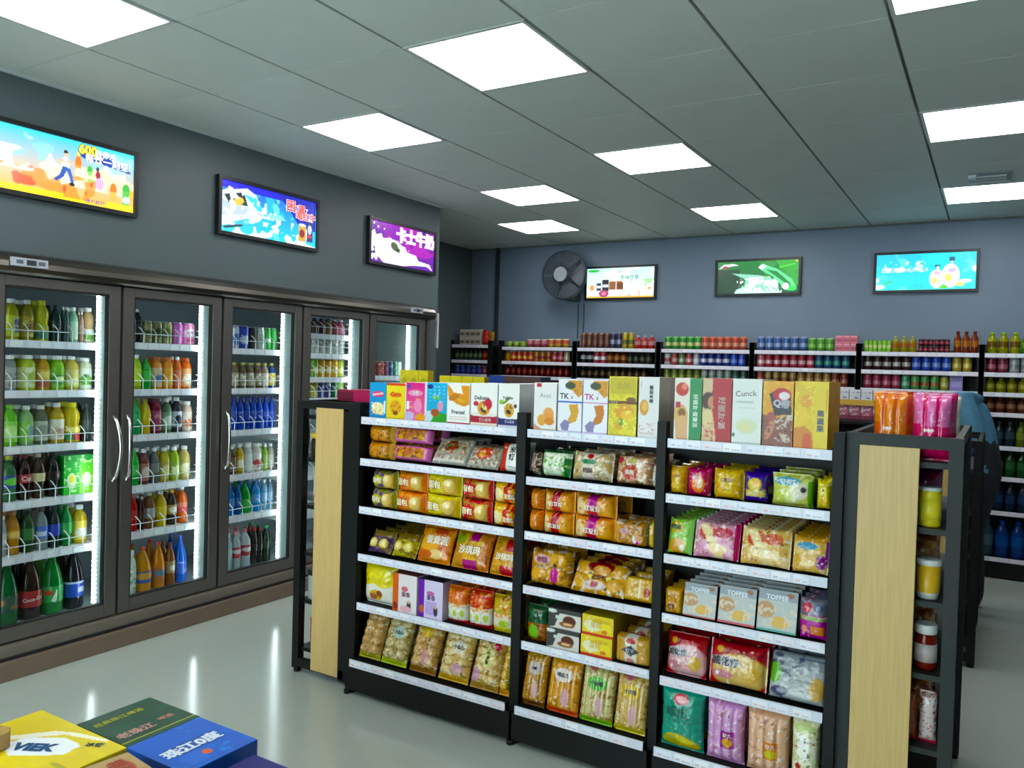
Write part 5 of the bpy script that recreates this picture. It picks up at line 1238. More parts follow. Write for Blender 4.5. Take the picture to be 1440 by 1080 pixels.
cooler_row(1, 2, [
    (185, 198, .20, 'pet', '#2ca85c', '#34b060', '#1c8a44', 'mint green bottle'),
    (199, 214, .20, 'cola', '#d8c418', '#d0b818', '#c8bc20', 'yellow contour bottle'),
    (215, 230, .20, 'wide', '#8a2c48', '#983858', '#7a2440', 'crimson bottle', [N(4, '#d890a0', .62, 2)]),
    (231, 246, .20, 'tea', '#5a7a5c', '#7aa07c', '#e8ecea', 'grey green bottle with white cap', [E(.5, .5, .3, .3, '#c8d8c8')]),
    (247, 263, .205, 'tea', '#2a2c34', '#b8bcc8', '#f0f0f0', 'black and white milk tea bottle', [E(.5, .5, .2, .3, '#24262e'), R(0, 0, 1, .16, '#24262e')]),
    (264, 279, .18, 'wide', '#d8c0b0', '#e4d4c8', '#f0f0f0', 'white bottle with orange fruit', [E(.5, .35, .3, .24, '#e08040')]),
])
cooler_row(1, 3, [
    (185, 197, .20, 'pet', '#38b84a', '#3cc050', '#2c9a3c', 'fresh green bottle'),
    (198, 213, .20, 'tea', '#6a3838', '#a86a60', '#eceeee', 'dark red bottle with white cap', [E(.5, .5, .25, .3, '#d8c8c0')]),
    (214, 228, .20, 'pet', '#5c6468', '#787e80', '#eceeee', 'grey clear bottle with white cap'),
    (229, 244, .20, 'tea', '#c8b848', '#c0ac48', '#eceeee', 'yellow green juice bottle', [E(.5, .5, .3, .3, '#e0d890')]),
    (245, 260, .20, 'tea', '#a8c048', '#9ab83c', '#eceeee', 'light green juice bottle', [E(.5, .4, .3, .3, '#d8e0a0')]),
    (261, 278, .20, 'tea', '#c8b878', '#b8a860', '#eceeee', 'cream juice bottle', [E(.5, .5, .3, .3, '#e8dcb8')]),
])
cooler_row(1, 4, [
    (184, 196, .21, 'pet', '#c02c2c', '#b82428', '#c83030', 'red bottle at the door edge'),
    (198, 206, .19, 'cola', '#3a1c14', '#4a2418', '#e8e8e8', 'narrow brown bottle'),
    (207, 224, .205, 'pet', '#8a5c40', '#a8a8b0', '#ececec', 'brown bottle with grey label'),
    (225, 242, .205, 'pet', '#d8bc20', '#e0c828', '#ececec', 'yellow soda bottle with white cap'),
    (243, 257, .205, 'pet', '#3a2c24', '#a88a48', '#d8c028', 'dark bottle with yellow cap', [E(.5, .5, .25, .3, '#e0e0d0')]),
    (258, 275, .215, 'pet', '#e0703c', '#e08068', '#f0f0f0', 'coral orange bottle with white cap', [R(0, 0, 1, .5, '#d84848')]),
])
cooler_row(1, 5, [
    (184, 196, .25, 'tea', '#c8d4c8', '#d4dcd0', '#e8ecec', 'white bottle with green leaves', [N(4, '#3a8a4c', .58, 3)]),
    (198, 222, .255, 'big', '#e09a18', '#3c62a8', '#e06020', 'large orange juice bottle with blue label', [E(.5, .6, .3, .3, '#e8a83c')]),
    (223, 241, .27, 'big', '#e08c18', '#c87a38', '#d83a28', 'large orange juice bottle with red cap', [E(.5, .5, .4, .2, '#4a88a8')]),
    (242, 256, .25, 'pet', '#8a5420', '#a88858', '#6a3818', 'amber bottle', [R(.3, .2, .7, .6, '#d8d4c8')]),
    (257, 276, .28, 'big', '#3468d0', '#2c5cc4', '#2c58c8', 'large blue water bottle', [N(4, '#8ab0e8', .6, 3)]),
])
cooler_row(2, 0, [
    (325, 335, .15, 'can', '#b8c4d8', '#c0cce0', '#c0c0c0', 'white blue can', [E(.5, .4, .3, .3, '#4a7ac0')]),
    (336, 351, .15, 'can', '#2c4ac0', '#3454c8', '#c0c0c0', 'royal blue can', [E(.5, .4, .35, .2, '#c8d8f0')]),
    (353, 362, .145, 'can', '#24282c', '#2c3034', '#c0c0c0', 'black slim can'),
    (364, 376, .148, 'can', '#c8ccc8', '#d0d4d0', '#c0c0c0', 'silver white can', [E(.5, .5, .2, .3, '#a8aca8')]),
    (377, 386, .148, 'can', '#2c9a3c', '#30a040', '#c0c0c0', 'green can', [R(0, .4, 1, .5, '#c8e0c8')]),
    (387, 396, .148, 'can', '#38a848', '#3cac4c', '#c0c0c0', 'light green can'),
])
cooler_row(2, 1, [(325 + 12 * k, 336 + 12 * k, .165, 'tea', c, l, '#b8b060', ds, [N(4, '#e8e0d0', .55, k)]) for k, (c, l, ds) in enumerate([('#7a6848', '#a89878', 'brown cream coffee bottle'), ('#6a5a44', '#9a8c74', 'brown patterned coffee bottle'), ('#78684c', '#b0a488', 'beige coffee bottle'), ('#5c4c38', '#8a7a60', 'dark coffee bottle'), ('#a8927c', '#d8c8c0', 'pale pink coffee bottle'), ('#3a5a9a', '#c8b840', 'blue and yellow bottle')])], 3)
cooler_row(2, 2, [(325 + 10.2 * k, 334.5 + 10.2 * k, .205, 'pet', '#2c50c4', '#2444b0', '#1c3cb0', 'deep blue water bottle', [N(4, '#6a94e8', .6, k)]) for k in range(7)], 3)
cooler_row(2, 3, [
    (324, 335, .18, 'tea', '#5a3c28', '#7a5c40', '#e8e8e4', 'brown tea bottle'),
    (336, 347, .185, 'tea', '#c8a830', '#d8b838', '#e8e8e4', 'golden tea bottle', [E(.5, .5, .3, .3, '#e8e0c0')]),
    (348, 361, .185, 'wide', '#c8ccc8', '#d8dcd8', '#f0f0f0', 'white yoghurt bottle'),
    (362, 376, .185, 'wide', '#d8d0cc', '#e4dcd8', '#e8e4e0', 'white yoghurt bottle with red print', [E(.5, .4, .3, .24, '#c84a48')]),
    (377, 385, .175, 'tea', '#8ab048', '#a0bc60', '#d8dcd8', 'narrow green bottle'),
    (386, 396, .175, 'tea', '#a8a494', '#b8b4a4', '#d8dcd8', 'grey beige bottle'),
], 2)
cooler_row(2, 4, [
    (323, 334, .19, 'pet', '#3478c0', '#3c80c8', '#2c60b0', 'mid blue water bottle'),
    (335, 344, .19, 'pet', '#2c68b4', '#3474bc', '#2454a4', 'blue water bottle'),
    (345, 361, .205, 'big', '#38b048', '#40b84c', '#2c9a3c', 'round green bottle'),
    (362, 376, .20, 'pet', '#4a9ad8', '#58a4dc', '#3484c8', 'sky blue water bottle'),
    (377, 386, .20, 'pet', '#8ab4d0', '#a0c4dc', '#d8e4ec', 'clear water bottle'),
    (387, 395, .20, 'pet', '#88aac4', '#9abcd4', '#d8e4ec', 'pale clear water bottle'),
], 3)
cooler_row(2, 5, [
    (322, 332, .235, 'pet', '#a8c0c0', '#b8ccc8', '#e0e8e8', 'clear water bottle at the door edge'),
    (333, 346, .24, 'pet', '#b8c4c8', '#c0343c', '#d87880', 'clear bottle with red label', [E(.5, .6, .3, .2, '#e8e4e4')]),
    (347, 362, .245, 'pet', '#c0ccd0', '#b83440', '#d87880', 'clear bottle with red label and pink cap', [E(.5, .6, .3, .2, '#e8e4e4')]),
    (363, 371, .235, 'cola', '#1c1412', '#24181a', '#c82830', 'cola bottle with red cap'),
    (372, 380, .235, 'cola', '#1c1412', '#20181a', '#c02830', 'slim cola bottle with red cap'),
    (382, 396, .24, 'cola', '#16301c', '#1c3c24', '#2c9a4c', 'dark green bottle with green cap'),
], 3)
cooler_row(3, 0, [(438 + 11.4 * k, 449 + 11.4 * k, .115, 'tea', c, c, cp, ds) for k, (c, cp, ds) in enumerate([('#5a3a2c', '#3a2820', 'dark brown bottle'), ('#7a2c34', '#4a2024', 'dark red bottle'), ('#b88a2c', '#6a4c24', 'gold bottle'), ('#a83a4c', '#d8b0b0', 'rose red bottle'), ('#c07888', '#e8d8d8', 'pink bottle')])])
cooler_row(3, 1, [(438 + 11.4 * k, 449 + 11.4 * k, .118, 'can', '#b8bcb8', '#c8ccc8', '#c0c0c0', 'silver white can', [N(4, '#8a9090', .58, k)]) for k in range(5)])
cooler_row(3, 2, [(438 + 11.4 * k, 449 + 11.4 * k, .13, 'can', c, c, '#c0c0c0', ds, [E(.5, .4, .3, .2, '#e8dca0')]) for k, (c, ds) in enumerate([('#7aa838', 'lime green can'), ('#d8a020', 'amber can'), ('#d8a428', 'golden can'), ('#d0a028', 'mustard can'), ('#b8c040', 'yellow green can')])])
cooler_row(3, 3, [(438 + 11.4 * k, 449 + 11.4 * k, .125, 'can', c, c, '#c0c0c0', ds, [N(4, '#d8d8e8', .6, k)]) for k, (c, ds) in enumerate([('#b8a838', 'yellow can'), ('#4a5aa8', 'blue violet can'), ('#5a4a90', 'purple can'), ('#2c7a4c', 'deep green can'), ('#a8c858', 'pale lime can')])])
cooler_row(4, 0, [(532 + 11 * k, 542 + 11 * k, .115, 'can', c, c, '#c0c0c0', ds, [N(4, '#c8c8d8', .58, k)]) for k, (c, ds) in enumerate([('#a84a3c', 'brick red can'), ('#8a3c58', 'wine red can'), ('#3c5a9a', 'slate blue can'), ('#3c8a5c', 'sea green can'), ('#d8dcd8', 'white can')])])

# two upright green cartons on the fourth shelf of the first door
for k, (ya, ds) in enumerate(((2.367, 'bright green drink carton with leaf print'), (2.450, 'lime green drink carton with white print'))):
    me = carton_mesh('drink_carton', .082, .205, .07, [G('#3cb83c', '#2ca848') if k == 0 else G('#8ad83a', '#3cc03c'), R(0, .86, 1, 1, '#1c9a3c'), N(4, '#c8f0a8', .58, 3 + k), E(.5, .35, .3, .2, '#e0f4c0'), E(.5, .4, .16, .1, '#f4d848' if k == 0 else '#ffffff')], '#2a9a3a', '#20b04a')
    o = obj('drink_carton', me, None, (-4.137, ya + .041, .782), (0, 0, PI / 2))
    tag(o, '%s, fourth shelf, first cooler door' % ds, 'carton', 'green cartons in the first cooler')

# ------------------------------------------------------------------ goods on the back wall shelves
_MM = {}
def mini(kind, Rr, Hh, body, acc, cap):
    key = (kind, Rr, Hh, body, acc, cap)
    if key not in _MM:
        m = MB()
        if kind == 'can':
            m.lathe([(.8 * Rr, 0), (Rr, .05 * Hh), (Rr, .28 * Hh), (Rr, .55 * Hh), (Rr, .78 * Hh), (Rr, .9 * Hh), (.84 * Rr, .97 * Hh), (.84 * Rr, Hh)], 10, cols=[body, body, acc, body, body, cap, cap])
        elif kind == 'bottle':
            m.lathe([(.9 * Rr, 0), (Rr, .04 * Hh), (Rr, .3 * Hh), (Rr, .58 * Hh), (.95 * Rr, .68 * Hh), (.45 * Rr, .84 * Hh), (.4 * Rr, .88 * Hh), (.46 * Rr, .885 * Hh), (.46 * Rr, Hh)], 10, cols=[body, body, acc, body, body, body, cap, cap])
        elif kind == 'cup':
            m.lathe([(.75 * Rr, 0), (.86 * Rr, .45 * Hh), (.95 * Rr, .85 * Hh), (Rr, .9 * Hh), (Rr, Hh)], 10, cols=[body, acc, cap, cap])
        elif kind == 'carton':
            m.box(-Rr, -Rr, 0, Rr, Rr, Hh, body).box(-Rr * .8, -Rr - .001, Hh * .25, Rr * .8, -Rr, Hh * .6, acc).box(-Rr * .9, -Rr - .001, Hh * .8, Rr * .9, -Rr, Hh * .95, cap)
        elif kind == 'pack':
            # shrink-wrapped pack of three by two
            for a in range(3):
                for b in range(2):
                    m.lathe([(.3 * Rr, 0), (.33 * Rr, .05 * Hh), (.33 * Rr, .35 * Hh), (.33 * Rr, .6 * Hh), (.33 * Rr, .9 * Hh), (.28 * Rr, Hh)], 8, cols=[body, body, acc, body, cap], cx=(a - 1) * .66 * Rr, cy=(b - .5) * .66 * Rr)
        _MM[key] = m.mesh({'can': 'drink_can', 'bottle': 'drink_bottle', 'cup': 'noodle_cup', 'carton': 'drink_carton', 'pack': 'can_multipack'}[kind], {'can': 'can', 'bottle': 'bottle'}.get(kind, 'plastic'))
    return _MM[key]
def wall_row(bi, si, runs, x_start=None):
    a, b = WB[bi]; x = a + .01 if x_start is None else x_start
    z = WZ[si] if not (bi == 0 and si == 0) else 1.748
    k = 0
    for (n, kind, Rr, Hh, body, acc, cap, desc) in runs:
        me = mini(kind, Rr, Hh, body, acc, cap)
        for q in range(n):
            if x + 2 * Rr > b: break
            st = 2 if kind == 'carton' and 'stack' in desc else 1
            o = obj(me.name.split('.')[0], me, None, (x + Rr, YWF + .03 + (Rr if kind != 'pack' else Rr * .7), z + .001), (0, 0, random.uniform(-.1, .1) if kind not in ('carton', 'pack') else 0))
            cat = {'can': 'can', 'bottle': 'bottle', 'cup': 'cup', 'carton': 'carton', 'pack': 'multipack'}[kind]
            tag(o, '%s, %s from left, %s shelf, %s bay' % (desc, ORD[k] if k < 18 else 'far', 'top' if si == 0 else ORD[si], WN[bi]), cat, '%s on %s shelf of %s bay' % (desc, 'top' if si == 0 else ORD[si], WN[bi]))
            k += 1; x += 2 * Rr + .004
c = .033
wall_row(0, 0, [])
for lv in range(2):
    for k in range(4):
        o = obj('drink_carton', mini('carton', .033, .085, '#b8b0a0', '#6a6454', '#d0c8b4'), None, (-5.02 + k * .068, YWF + .07, 1.748 + lv * .0855))
        tag(o, 'beige carton, %s row, %s from left, top shelf, alcove bay' % (('lower', 'upper')[lv], ORD[k]), 'carton', 'beige cartons in the alcove')
for k, (cc, c2, xx) in enumerate((('#c03a34', '#d86048', -4.725), ('#c06a34', '#a8883c', -4.70))):
    pass
o = obj('snack_bag', bag_mesh('snack_bag', .075, .165, .06, [B('#b8322c'), N(4, '#d8604c', .55, 3)]), None, (-4.735, YWF + .04, 1.748)); tag(o, 'red snack bag beside beige cartons in the alcove', 'snack')
o = obj('snack_bag', bag_mesh('snack_bag', .06, .15, .05, [B('#a86a30'), N(4, '#c8983c', .5, 4)]), None, (-4.69, YWF + .10, 1.748)); tag(o, 'brown orange snack bag behind the red bag in alcove', 'snack')
wall_row(0, 1, [(6, 'bottle', .028, .125, '#2c4a34', '#6a7a58', '#24382c', 'small dark green bottle'), (1, 'bottle', .03, .125, '#a83c34', '#c8604c', '#7a2c28', 'small red bottle')])
wall_row(0, 2, [(5, 'can', .034, .10, '#2c3a98', '#4454b0', '#8a8e98', 'blue can'), (1, 'can', .034, .10, '#a03a54', '#b85a70', '#8a8e98', 'pink can')])
wall_row(1, 0, [(3, 'cup', .04, .06, '#8ab02c', '#a8c84c', '#c8d068', 'green cup'), (3, 'cup', .04, .085, '#b83c4c', '#d07a80', '#c8c0b8', 'pink red cup'), (3, 'cup', .04, .09, '#d8a028', '#d86038', '#d8c8a0', 'yellow red cup'), (1, 'cup', .04, .1, '#c88a28', '#d8b048', '#c8a868', 'amber cup')])
wall_row(1, 1, [(1, 'bottle', .032, .12, '#d08a28', '#d8a040', '#b86a20', 'amber sauce bottle'), (4, 'can', .033, .11, '#c83c24', '#e0a040', '#d8c0a0', 'orange red can'), (3, 'can', .033, .11, '#b87a2c', '#8a3020', '#c8b088', 'brown gold can'), (2, 'can', .033, .11, '#a82c3c', '#c87a80', '#c8a8a8', 'crimson can'), (2, 'can', .033, .11, '#a89878', '#c8bca0', '#c8c0b0', 'beige can')])
wall_row(1, 2, [(11, 'bottle', .033, .125, '#5c1c18', '#8a2c24', '#7a2420', 'dark red bottle')])
wall_row(2, 0, [(5, 'can', .03, .155, '#6a4438', '#7c5444', '#8a6c58', 'brown tall can'), (2, 'can', .03, .16, '#3c3858', '#8a90a8', '#7a7888', 'slate can'), (2, 'can', .03, .16, '#b8a028', '#6a6a24', '#b8a868', 'olive gold can'), (4, 'bottle', .033, .13, '#c8504c', '#e0a0a0', '#e0d0d0', 'rose red bottle')])
wall_row(2, 1, [(2, 'bottle', .034, .135, '#24282c', '#b8c0c0', '#c8ccd0', 'black bottle with pale label'), (2, 'can', .034, .125, '#b8384c', '#e0e0e0', '#c8c8c8', 'red white can'), (3, 'bottle', .034, .13, '#7a4428', '#b8784c', '#8a5430', 'brown bottle'), (5, 'bottle', .03, .12, '#2c3028', '#4c5444', '#3c4438', 'dark small bottle')])
wall_row(2, 2, [(10, 'bottle', .034, .12, '#2c2418', '#5a4428', '#6a5a3c', 'dark brown bottle')])
wall_row(3, 0, [(5, 'can', .034, .122, '#3c9a3c', '#c8c878', '#7ab86a', 'green can'), (7, 'can', .033, .122, '#c04a30', '#d89070', '#c87a58', 'rust red can')])
wall_row(3, 1, [(1, 'can', .033, .12, '#c8c4c0', '#a84c54', '#c8c8c8', 'white red can'), (1, 'can', .033, .12, '#b04c44', '#c8a098', '#c8c8c8', 'brick can'), (1, 'can', .033, .12, '#6a8a5c', '#b8c8a8', '#c8c8c8', 'sage can'), (1, 'can', .033, .12, '#c84c54', '#d8b0b0', '#c8c8c8', 'red can'), (1, 'can', .033, .12, '#b8bcc4', '#d8d8e0', '#c8c8c8', 'silver can'), (4, 'can', .033, .122, '#2c3c98', '#c8c8d8', '#8a90b0', 'navy blue can'), (3, 'can', .033, .122, '#3458c8', '#6a88d8', '#a8b0c8', 'bright blue can')])
wall_row(3, 2, [(5, 'can', .034, .12, '#6a7a28', '#98a048', '#a8a870', 'olive can'), (4, 'can', .034, .12, '#a8b0a8', '#7a9c90', '#c8ccc8', 'grey mint can'), (3, 'can', .034, .12, '#3c5c54', '#5c8478', '#8aa098', 'teal can')])
wall_row(4, 0, [(6, 'can', .034, .125, '#4464a0', '#8aa0c8', '#8a98b8', 'steel blue can'), (3, 'can', .034, .115, '#5ca834', '#8ac858', '#98b878', 'grass green can')])
for lv in range(2):
    for k in range(3):
        o = obj('drink_carton', mini('carton', .028, .068, '#d8687c', '#b83c5c', '#e89aa8'), None, (-1.15 + k * .058, YWF + .07, 1.731 + lv * .0685))
        tag(o, 'pink carton, %s row, %s from left, top shelf, fourth wall bay' % (('lower', 'upper')[lv], ORD[k]), 'carton', 'pink cartons on the wall shelf')
wall_row(4, 1, [(1, 'can', .034, .122, '#d8707c', '#f0d0d0', '#d8c0c0', 'pink can'), (6, 'can', .033, .122, '#b83048', '#d8a8b0', '#c8a8b0', 'crimson can'), (5, 'can', .034, .125, '#24547c', '#3c9a8a', '#a8bcc8', 'teal blue can')])
wall_row(4, 2, [(1, 'can', .033, .12, '#a84038', '#b87060', '#c8a898', 'brick red can'), (4, 'can', .033, .12, '#b89a58', '#8a5c34', '#c8b890', 'tan can'), (4, 'can', .033, .12, '#a8783c', '#c8a868', '#c8bca0', 'gold brown can'), (3, 'can', .033, .12, '#8a3c30', '#b07860', '#b89888', 'rust can')])
wall_row(5, 0, [(2, 'pack', .05, .10, '#8ac838', '#c8e088', '#5ca834', 'lime green multipack'), (3, 'bottle', .029, .135, '#a8a030', '#c87a34', '#c8c890', 'olive gold bottle')])
for k in range(2):
    for lv in range(2):
        o = obj('can_multipack', mini('pack', .055, .055, '#3c141c', '#b83c54', '#5c2430'), None, (-.495 + k * .115, YWF + .075, 1.731 + lv * .056))
        tag(o, 'dark red multipack, %s row, %s, top shelf, fifth wall bay' % (('lower', 'upper')[lv], ('left hand', 'right hand')[k]), 'multipack', 'dark red multipacks')
for k in range(3):
    o = obj('drink_bottle', mini('bottle', .027, .175, '#8a3818', '#c8782c', '#7a2c28'), None, (-.272 + k * .0585, YWF + .075, 1.731))
    tag(o, 'tall amber bottle, %s of three, top shelf, fifth wall bay' % ORD[k], 'bottle', 'tall amber bottles')
wall_row(5, 1, [(5, 'can', .034, .125, '#3a2420', '#b8b0a8', '#8a7c70', 'dark brown can'), (4, 'can', .034, .125, '#2850c0', '#7a94d8', '#7088b8', 'blue can'), (2, 'can', .034, .122, '#b8a030', '#d8c868', '#a89848', 'gold can')])
wall_row(5, 2, [(4, 'can', .034, .12, '#a83450', '#c87a8a', '#a85c68', 'raspberry can'), (1, 'can', .033, .115, '#4ca87c', '#8ac8a8', '#a8b8a8', 'mint can'), (3, 'can', .033, .115, '#58a85c', '#a86838', '#a8a870', 'green brown can'), (1, 'can', .033, .115, '#b8b040', '#c8c878', '#a8a870', 'yellow can'), (1, 'carton', .045, .13, '#8a78c0', '#a898d8', '#6a58a0', 'purple carton')])
f_rows = [(0, [(3, 'bottle', .036, .165, '#a8a82c', '#7a5c20', '#a8c83c', 'olive green bottle'), (2, 'bottle', .036, .155, '#4ca82c', '#7ac84c', '#38882c', 'bright green bottle'), (4, 'bottle', .036, .155, '#b8582c', '#d88a4c', '#a84828', 'orange brown bottle')]),
          (1, [(2, 'can', .036, .12, '#8a2c40', '#b86a78', '#a8888c', 'dark red can'), (4, 'can', .036, .12, '#b8bcc0', '#8a9098', '#c8ccd0', 'silver can'), (4, 'can', .036, .12, '#3c5c9a', '#7a90b8', '#98a4b8', 'blue can')]),
          (2, [(10, 'bottle', .034, .115, '#8a8a2c', '#b8b048', '#a8a850', 'olive yellow bottle')]),
          (3, [(10, 'bottle', .034, .12, '#6a3c2c', '#a8785c', '#8a4c38', 'red brown bottle')]),
          (4, [(3, 'bottle', .034, .19, '#24343c', '#3c545c', '#34444c', 'dim grey bottle'), (6, 'bottle', .036, .19, '#6a7c2c', '#8a9848', '#5c6c2c', 'olive bottle')]),
          (5, [(2, 'bottle', .036, .20, '#2c3028', '#5c5844', '#34342c', 'dark tall bottle'), (7, 'bottle', .036, .20, '#24582c', '#3c7840', '#244c2c', 'dark green tall bottle')]),
          (6, [(9, 'bottle', .038, .215, '#1c2c48', '#2c4468', '#24344c', 'dark blue bottle')]),
          (7, [(1, 'bottle', .05, .29, '#3c5464', '#5c7484', '#4c6474', 'large clear bottle'), (6, 'bottle', .05, .29, '#24488a', '#3460a8', '#24489a', 'large blue water bottle')])]
for si, runs in f_rows: wall_row(6, si, runs)
# ------------------------------------------------------------------ goods on the end shelves
def tubebag(c, c2, lab, lab2, t): return [B(c)] + [R(k / 3 + .03, .5, k / 3 + .27, 1, c2) for k in range(3)] + [N(9, '#f4e8e8', .66, 3, 0, .5, 1, 1), R(.25 if lab2 else 0, 0, 1, .5, lab), R(0, 0, .28, .55, c), T(t, .5, .28, .16, '#f4e4e0', 0, True, 0), R(.3, .44, .55, .47, '#f0dcd8')]
o = obj('snack_bag', bag_mesh('snack_bag', .108, .215, .07, tubebag('#e0601c', '#ee8a34', '#e8945a', True, '海苔'), 'tb', [('tube', 3, .012)]), None, (-.290, 2.86, 1.2575))
tag(o, 'orange bag of snack tubes on the grey end shelf', 'snack', 'orange snack bags')
orange_mesh = o.data
o = obj('snack_bag', bag_mesh('snack_bag', .118, .215, .08, tubebag('#d83c6c', '#e088b4', '#d83468', False, '虾条'), 'tb', [('tube', 3, .012)]), None, (-.170, 2.86, 1.2575))
tag(o, 'pink bag of snack tubes on the grey end shelf, front', 'snack', 'pink snack bags')
for k in range(2):
    q = obj('snack_bag', o.data, None, (-.168, 2.985 + k * .128, 1.2575)); tag(q, 'pink bag of snack tubes, %s behind the front pink bag' % ORD[k], 'snack', 'pink snack bags')
    q = obj('snack_bag', orange_mesh, None, (-.292, 2.985 + k * .128, 1.2575)); tag(q, 'orange bag of snack tubes, %s behind the front orange bag' % ORD[k], 'snack', 'orange snack bags')
o = obj('snack_bag', bag_mesh('snack_bag', .10, .21, .06, [B('#a8a424'), N(5, '#c8c44c', .55, 3)]), None, (-.165, 3.26, 1.2575), (0, 0, .1)); tag(o, 'olive yellow bag behind the pink bags on end shelf', 'snack')
o = obj('snack_bag', bag_mesh('snack_bag', .11, .20, .06, [B('#d8dcd4'), N(5, '#b8c0b8', .6, 3)]), None, (-.162, 3.45, 1.2575), (0, 0, .05)); tag(o, 'white bag behind the olive bag on the end shelf', 'snack')
o = obj('snack_bag', bag_mesh('snack_bag', .11, .065, .07, [B('#7a807c'), N(5, '#c8ccc8', .55, 3), N(6, '#4a504c', .6, 6)]), None, (-.318, 3.36, 1.257), (-.5, 0, .15)); tag(o, 'crumpled silver grey bag behind yellow box on end shelf', 'snack')
bpy.data.objects[o.name].location.z = 1.296

def lathe_thing(name, parts, loc, label, cat):
    """parts: (part name, profile, colours, material); the first is the thing's own mesh"""
    root = None
    for nm, prof, cols, m in parts:
        ob = MB().lathe(prof, 20, cols=cols).build(nm if root else name, m, root)
        if root is None: root = ob
    root.location = loc
    tag(root, label, cat)
    return root
lathe_thing('snack_tin', [('', [(.032, 0), (.034, .004), (.034, .11), (.032, .113)], ['#d8c418', '#e4d018', '#e4d018'], 'plastic'),
                          ('lid', [(.033, .113), (.0345, .115), (.0345, .123), (.03, .125)], ['#d0d4d0'] * 3, 'plastic'),
                          ('label', [(.0345, .02), (.0345, .05), (.0345, .09)], ['#f0e028', '#e8d820'], 'plastic')], (-.168, 2.89, 1.049), 'bright yellow tin on the end shelf below the pink bag', 'tin')
lathe_thing('snack_tub', [('', [(.030, 0), (.034, .02), (.037, .108)], ['#e8e4d8', '#e8b418'], 'plastic'), ('lid', [(.038, .106), (.0385, .122), (.035, .125)], ['#e8e8e4', '#e8e8e4'], 'plastic')],
            (-.165, 2.89, .819), 'yellow and white tub on the end shelf', 'tub')
lathe_thing('sauce_jar', [('', [(.030, 0), (.034, .01), (.034, .095), (.030, .112), (.029, .118)], ['#6a1c10', '#8a2414', '#8a2414', '#6a1c10'], 'bottle'), ('label', [(.0346, .028), (.0346, .085)], ['#d8c8c4'], 'sleeve'), ('lid', [(.031, .116), (.033, .118), (.033, .143), (.031, .146)], ['#e4e4e0'] * 3, 'plastic')],
            (-.165, 2.89, .589), 'red sauce jar with white lid on the end shelf', 'jar')
for k, (xx, cc) in enumerate(((-.205, '#8a4428'), (-.150, '#c8b8b0'))):
    o = obj('snack_pack', bag_mesh('snack_pack', .05, .165, .04, [B(cc), N(6, '#5a2014', .5, 3), R(.2, .1, .85, .9, '#b07058' if k == 0 else '#d8ccc8'), N(7, '#c84a3c', .62, 6), R(0, 0, 1, .06, '#c83c50')]), None, (xx, 2.87, .354))
    tag(o, ('brown snack pack low on the grey end shelf', 'white and red snack pack low on the end shelf')[k], 'snack')
# goods deeper on those shelves
for i, (z, cc, c2) in enumerate(((1.049, '#7a2448', '#a84868'), (.819, '#a8683c', '#c8a070'), (.589, '#b08a50', '#8a3428'), (.354, '#8a4a30', '#c08050'))):
    for k in range(3):
        o = obj('snack_pack', bag_mesh('snack_pack', .13, .15, .06, [B(cc), N(5, c2, .5, 3 + k), N(8, '#f0e8e0', .7, 8)]), None, (-.21, 3.02 + k * .16, z), (0, 0, .25))
        tag(o, '%s snack pack, %s in, %s end shelf' % (['plum', 'tan', 'golden brown', 'rust brown'][i], ORD[k], ['second', 'third', 'fourth', 'fifth'][i]), 'snack', 'packs deep on the end shelf')
# narrow left end unit: jars and bags seen past its wood panel
lathe_thing('snack_jar', [('', [(.045, 0), (.05, .01), (.05, .085), (.045, .095)], ['#3a3030', '#4a3a34', '#3a3030'], 'bottle'), ('lid', [(.05, .095), (.052, .097), (.052, .115), (.05, .118)], ['#d8b428'] * 3, 'plastic')], (-2.822, 2.885, 1.049), 'dark jar with yellow lid beside narrow wood panel', 'jar')
lathe_thing('candy_jar', [('', [(.045, 0), (.05, .01), (.05, .11), (.045, .12)], ['#c8d0d0', '#b8c4c4', '#c8d0d0'], 'bottle'), ('lid', [(.05, .12), (.052, .122), (.052, .145), (.05, .148)], ['#24282c'] * 3, 'plastic')], (-2.822, 2.885, .354), 'clear jar with black lid beside narrow wood panel', 'jar')
for nm, z, h, ops, lb in (('snack_bag', .819, .17, [B('#d8d8d0'), N(4, '#2c2c2c', .58, 3), E(.3, .2, .2, .1, '#c8788a')], 'white bag with black spots beside narrow wood panel'),
                          ('snack_bag', .589, .15, [B('#2c2c38'), N(5, '#d86a3c', .58, 4), N(6, '#e8e0d8', .66, 6)], 'dark bag with orange print beside narrow wood panel'),
                          ('snack_bag', .12, .17, [B('#b82c3c'), N(5, '#e0c8c8', .6, 5), R(0, .8, 1, 1, '#c8a8a8')], 'red bag lowest beside narrow wood panel'),
                          ('snack_pack', 1.257, .05, [B('#d8d4d4'), R(0, .4, 1, .6, '#b87a88')], 'flat white pack on top shelf beside narrow wood panel')):
    o = obj(nm, bag_mesh(nm, .10, h, .05, ops), None, (-2.815, 2.86, z), (0, 0, 0)); tag(o, lb, 'snack')
